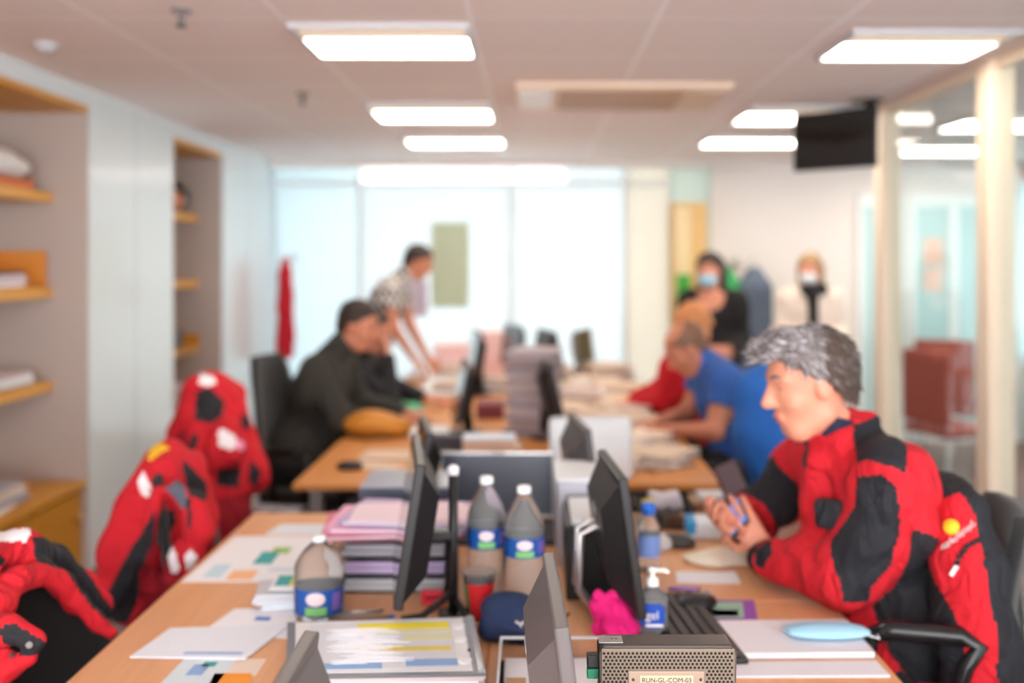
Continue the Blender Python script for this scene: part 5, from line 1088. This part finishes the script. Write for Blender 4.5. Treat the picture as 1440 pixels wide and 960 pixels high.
# small cluttered basket
t = thing('wire_basket', on(930, 735), 'clear plastic basket of small packets and a yellow note on the right desk', 'basket')
MB().box(-.09, .1, -.08, .08, 0, .004).box(-.09, -.087, -.08, .08, .004, .07).box(.097, .1, -.08, .08, .004, .07).box(-.087, .097, .077, .08, .004, .07).box(-.087, .097, -.08, -.077, .004, .07).build('basket', acrylic, t)
MB().box(-.06, .0, -.05, .02, .005, .10, .01, M=Matrix.Rotation(R(10), 4, 'Y')).box(.02, .08, -.03, .05, .02, .09, .012, M=Matrix.Rotation(R(-12), 4, 'Y')).build('packets', mat('grey_packet', (204, 196, 202), .5), t); MB().box(-.07, -.03, -.06, -.052, .06, .09).build('yellow_note', G('note_yellow', (240, 216, 70)), t)

# ------------------------------------------------------------------ pink folders, drawers and computers
lilac, pink_f, rose = mat('lilac_folder', (198, 178, 214), .6), mat('pink_folder', (240, 178, 206), .6), mat('rose_folder', (222, 120, 150), .6)
c = on(560, 832); t = thing('letter_tray', (c.x, c.y+.12, D), 'stack of clear letter trays filled with grey and lilac papers', 'letter tray')
for k in range(3):
    z = k*.045; MB().box(-.17, .14, -.13, .15, z, z+.003).box(-.17, -.167, -.13, .15, z+.003, z+.045).box(.137, .14, -.13, .15, z+.003, z+.045).box(-.167, .137, .147, .15, z+.003, z+.045).build('tray', acrylic, t)
    MB().box(-.15, .12, -.12, .14, z+.0035, z+.016).box(-.14, .12, -.11, .14, z+.0165, z+.03).build('papers', [light_grey, lilac, greyish][k], t)
top = (c.x, c.y+.13, D+.136)
for i, (dx, dy, m, s_) in enumerate(((-.03, .0, rose, 'rose folder at the bottom of the pink pile on the clear trays'), (-.01, .01, pink_f, 'light pink folder in the middle of the pile on the clear trays'), (.03, .02, lilac, 'lilac folder below the white papers on the clear trays'))):
    t = thing('cardboard_folder', (top[0]+dx, top[1]+dy, top[2]+i*.0122), s_, 'folder', 'coloured folders on the clear trays', R(6-7*i))
    MB().box(-.185, .185, -.13, .13, 0, .0015).box(-.185, .185, -.13, .13, .0105, .012).build('cover', m, t); MB().box(-.17, .18, -.12, .12, .0015, .0105).build('papers', white_paper, t)
o = paper_stack((top[0]+.02, top[1]-.01, top[2]+.037), .30, .2, 2, 'white papers on top of the pink and lilac folders', 'papers', cols=[white_paper, mat('pale_pink_paper', (246, 226, 236), .8)], th=.005, seed=2)
c = on(560, 755)
t = thing('document_box', (c.x+.03, 3.10, D), 'lilac document box with a dark tray on its top behind the pink folders', 'document box')
MB().box(-.11, .12, -.11, .11, 0, .15, .004).build('box_body', lilac, t); MB().box(-.13, .14, -.13, .12, .15, .185, .008).build('dark_tray', mat('slate_tray', (70, 76, 92), .35), t); MB().box(-.128, .138, -.125, .118, .185, .19, .002).build('tray_lid', mat('slate_light', (150, 158, 176), .3), t)
t = thing('desktop_computer', (.165, 3.02, D), 'silver-grey desktop computer with a white top standing behind the bottles', 'computer', 'desktop computers on the front desks')
t.location = (.155, 2.93, D)
MB().box(-.085, .07, -.1, .16, 0, .235, .006).build('case', mat('silver_case', (196, 198, 208), .35, .3), t); MB().box(-.088, .073, -.103, .163, .2352, .247, .004).build('top_cover', mat('white_case_top', (236, 242, 246), .35), t)
MB().box(-.06, .05, -.104, -.1005, .17, .2).build('drive_slot', mid_grey, t)
t = thing('desktop_computer', (.142, 2.60, D), 'black desktop computer with a silver top edge behind the right tall bottle', 'computer', 'desktop computers on the front desks')
MB().box(-.055, .07, -.07, .2, 0, .19, .006).build('case', black_plastic, t); MB().box(-.04, .06, -.06, .19, .1902, .204, .003).build('top_cover', mat('white_case_top', (236, 242, 246), .35), t); MB().lathe([(0, 0), (.006, 0), (.006, .002), (0, .002)][::-1], 12, M=Matrix.Translation((.04, -.0705, .15)) @ Matrix.Rotation(PI/2, 4, 'X')).build('power_button', silver, t)
t = thing('stapler', on(722, 790, D), 'small red stapler at the foot of the pole stand', 'stapler')
t.location = on(610, 848, D)
MB().box(-.03, .03, -.012, .012, 0, .012, .003).box(-.032, .026, -.010, .010, .016, .034, .006).box(-.032, -.02, -.01, .01, .01, .02).build('stapler_body', mat('stapler_red', (214, 40, 60), .4), t)
# desk cable
MB().tube([on(640, 850, .744), on(660, 858, .744), on(690, 872, .744), on(720, 862, .744), on(770, 880, .744), on(800, 862, .744)], .003).build('cable', black_plastic, label='thin black cable on the desk between cup and cap', cat='cable')

# ------------------------------------------------------------------ rear desks: piles of papers, boxes, bag
tones = [mat('beige_paper', (214, 192, 172), .8), cream_paper, mat('rosy_paper', (202, 180, 172), .8), white_paper]; purp = [mat('mauve_paper', (142, 128, 134), .8), mat('taupe_paper', (166, 150, 146), .8), mat('mauve_light', (176, 164, 170), .8)]
piles = [(752, 608, .24, .3, 26, 'tallest pile of mauve-grey papers in the middle of the rear desks', purp, .017), (700, 640, .2, .2, 4, 'low pale pile under the blue-white box', tones, .014),
 (560, 640, .3, .22, 2, 'cream papers on the near corner of the rear left desk', tones, .005), (640, 626, .24, .2, 3, 'pale papers in front of the maroon box', tones, .01), (600, 610, .2, .25, 3, 'papers beside the green folder', [white_paper, tones[1]], .008),
 (860, 640, .26, .24, 6, 'rosy paper pile on the right rear desk, nearest to the white laptop', tones, .008), (900, 655, .28, .2, 4, 'spread cream papers near the front right corner of the rear desks', tones, .006), (840, 600, .24, .24, 6, 'beige paper pile behind the white laptop', tones, .012), (905, 620, .22, .22, 5, 'beige papers in front of the bending man', tones, .008),
 (880, 585, .24, .26, 5, 'beige paper pile left of the bending man', tones, .012), (820, 565, .24, .3, 7, 'cream paper pile right of the slanted monitor', tones, .012), (870, 555, .3, .3, 6, 'papers in front of the person in red', tones, .012), (765, 540, .3, .3, 10, 'broad cream pile on the far middle of the rear desks', tones, .014),
 (700, 548, .3, .3, 8, 'cream pile behind the maroon box', tones, .014), (640, 550, .2, .3, 5, 'white and beige pile behind the person in near-black', tones, .014), (850, 532, .3, .4, 9, 'far beige pile on the right rear desk', tones, .013), (650, 528, .3, .4, 7, 'far pale pile on the left rear desk', tones, .014),
 (470+60, 655, .22, .16, 1, 'cream sheets next to the black mouse on the rear left desk', tones, .004), (790, 655, .16, .2, 3, 'small pale pile behind the laptop with the dark screen', tones, .01), (945, 575, .14, .16, 3, 'small beige pile by the elbow of the bending man', tones, .01)]
for i, (x, y, w, d, n, s_, cl, th) in enumerate(piles): paper_stack(on(x, y), w, d, n, s_, 'papers', R(random.uniform(-20, 20)), 'paper piles on the rear desks', cl, th, seed=30+i, jitter=.015)
for p, sz, z, m, name, lab, cat in [((690, 590), (.15, .2, .08), 0, mat('maroon_box', (128, 58, 70), .6), 'maroon_box', 'maroon box on the rear desks left of the tall mauve pile', 'box'),
   ((627, 632), (.2, .1, .07), 0, mat('charcoal_box', (44, 46, 56), .5), 'charcoal_box', 'small charcoal box at the front of the rear desks', 'box'), ((688, 650), (.22, .14, .055), 0, mat('lightblue_box', (206, 216, 232), .5), 'card_box', 'pale blue and white box at the front middle of the rear desks', 'box')]:
    P = on(*p); 
    if name == 'card_box': P = Vector((P.x-.0, P.y, .745+.055))
    if name == 'maroon_box': P = on(690, 585)
    t = thing('cardboard_box', P, lab, cat, 'boxes on the rear desks'); MB().box(-sz[0]/2, sz[0]/2, -sz[1]/2, sz[1]/2, 0, sz[2]*.82, .004).build('box_body', m if name != 'card_box' else tones[0], t); MB().box(-sz[0]/2-.003, sz[0]/2+.003, -sz[1]/2-.003, sz[1]/2+.003, sz[2]*.82, sz[2], .003).build('box_lid', m, t)
c = on(528, 612); t = thing('shoulder_bag', c, 'mustard orange bag on the rear left desk by the man in olive', 'bag'); s = SDF(.008); s.ell((c.x-.03, c.y, .80), (.13, .12, .065), .03).ell((c.x+.1, c.y, .78), (.08, .1, .045), .04); s.mesh('bag_body', mat('mustard_leather', (196, 128, 40), .6), t, c, noise=(.008, 26), post=lambda P, v: np.maximum(v, .742-P[:, 2]))
MB().tube([(-.12, -.03, .03), (-.13, -.1, .012), (-.02, -.14, .01), (.1, -.1, .012), (.12, -.02, .03)], .009).build('strap', mat('brown_strap', (120, 76, 30), .6), t)
t = thing('ring_binder', on(560, 580), 'green binder lying between the two seated people on the left', 'binder', rz=R(15)); t.location.z = D
MB().box(-.15, .13, -.14, .14, 0, .003).box(-.15, .13, -.14, .14, .035, .038).box(-.153, -.15, -.14, .14, 0, .038).build('cover', mat('green_cover', (70, 170, 130), .6), t); MB().box(-.145, .12, -.13, .13, .003, .035).build('pages', white_paper, t)
# pink crates at the far end
for i, (x, s_) in enumerate(((-.62, 'left pale pink box at the far end of the rear desks'), (-.30, 'right pale pink box at the far end of the rear desks'))):
    t = thing('cardboard_box', (x, 7.85, D), s_, 'box', 'pink boxes by the far glass'); MB().box(-.14, .14, -.12, .12, 0, .2+.1*i, .006).build('box_body', mat('pale_pink_box', (244, 204, 206), .6), t); MB().box(-.146, .146, -.126, .126, .2+.1*i, .225+.1*i, .006).build('box_lid', mat('pale_pink_lid', (248, 218, 216), .6), t)

# the clutter of papers on the rear desks
rs = random.Random(12)
for side, (xa, xb), lab in ((1, (.12, .66), 'low beige paper pile among the clutter on the right rear desks'), (-1, (-.86, -.5), 'low pale paper pile among the clutter on the left rear desks')):
    src = None; beige = lab
    for k in range(34 if side > 0 else 12):
        y = rs.uniform(4.15 if side > 0 else 5.9, 7.7); x = rs.uniform(xa, xb)
        zone = ('beside the man in the blue t-shirt' if y < 5.3 else 'before the person in red' if y < 6.5 else 'at the far end') if side > 0 else ('behind the person in near-black' if y < 6.8 else 'under the man in the checked shirt')
        lab = beige.split(' among')[0]+' '+zone+', '+('nearer the middle' if abs(x) < (.4 if side > 0 else .68) else 'nearer the outer desk edge')
        if src is None or k % 6 == 0:
            src = paper_stack((x, y, D), .22, .3, rs.choice([2, 3, 5]), lab, 'papers', rs.uniform(-.6, .6), 'scattered paper piles '+('right' if side > 0 else 'left'), rs.choice([tones, tones, purp+tones]), .01, seed=200+k, jitter=.02); src.name = 'paper_pile'
        else:
            o = src.copy(); C.collection.objects.link(o); o.location = (x, y, D); o.rotation_euler.z = rs.uniform(-.7, .7); o['label'] = lab
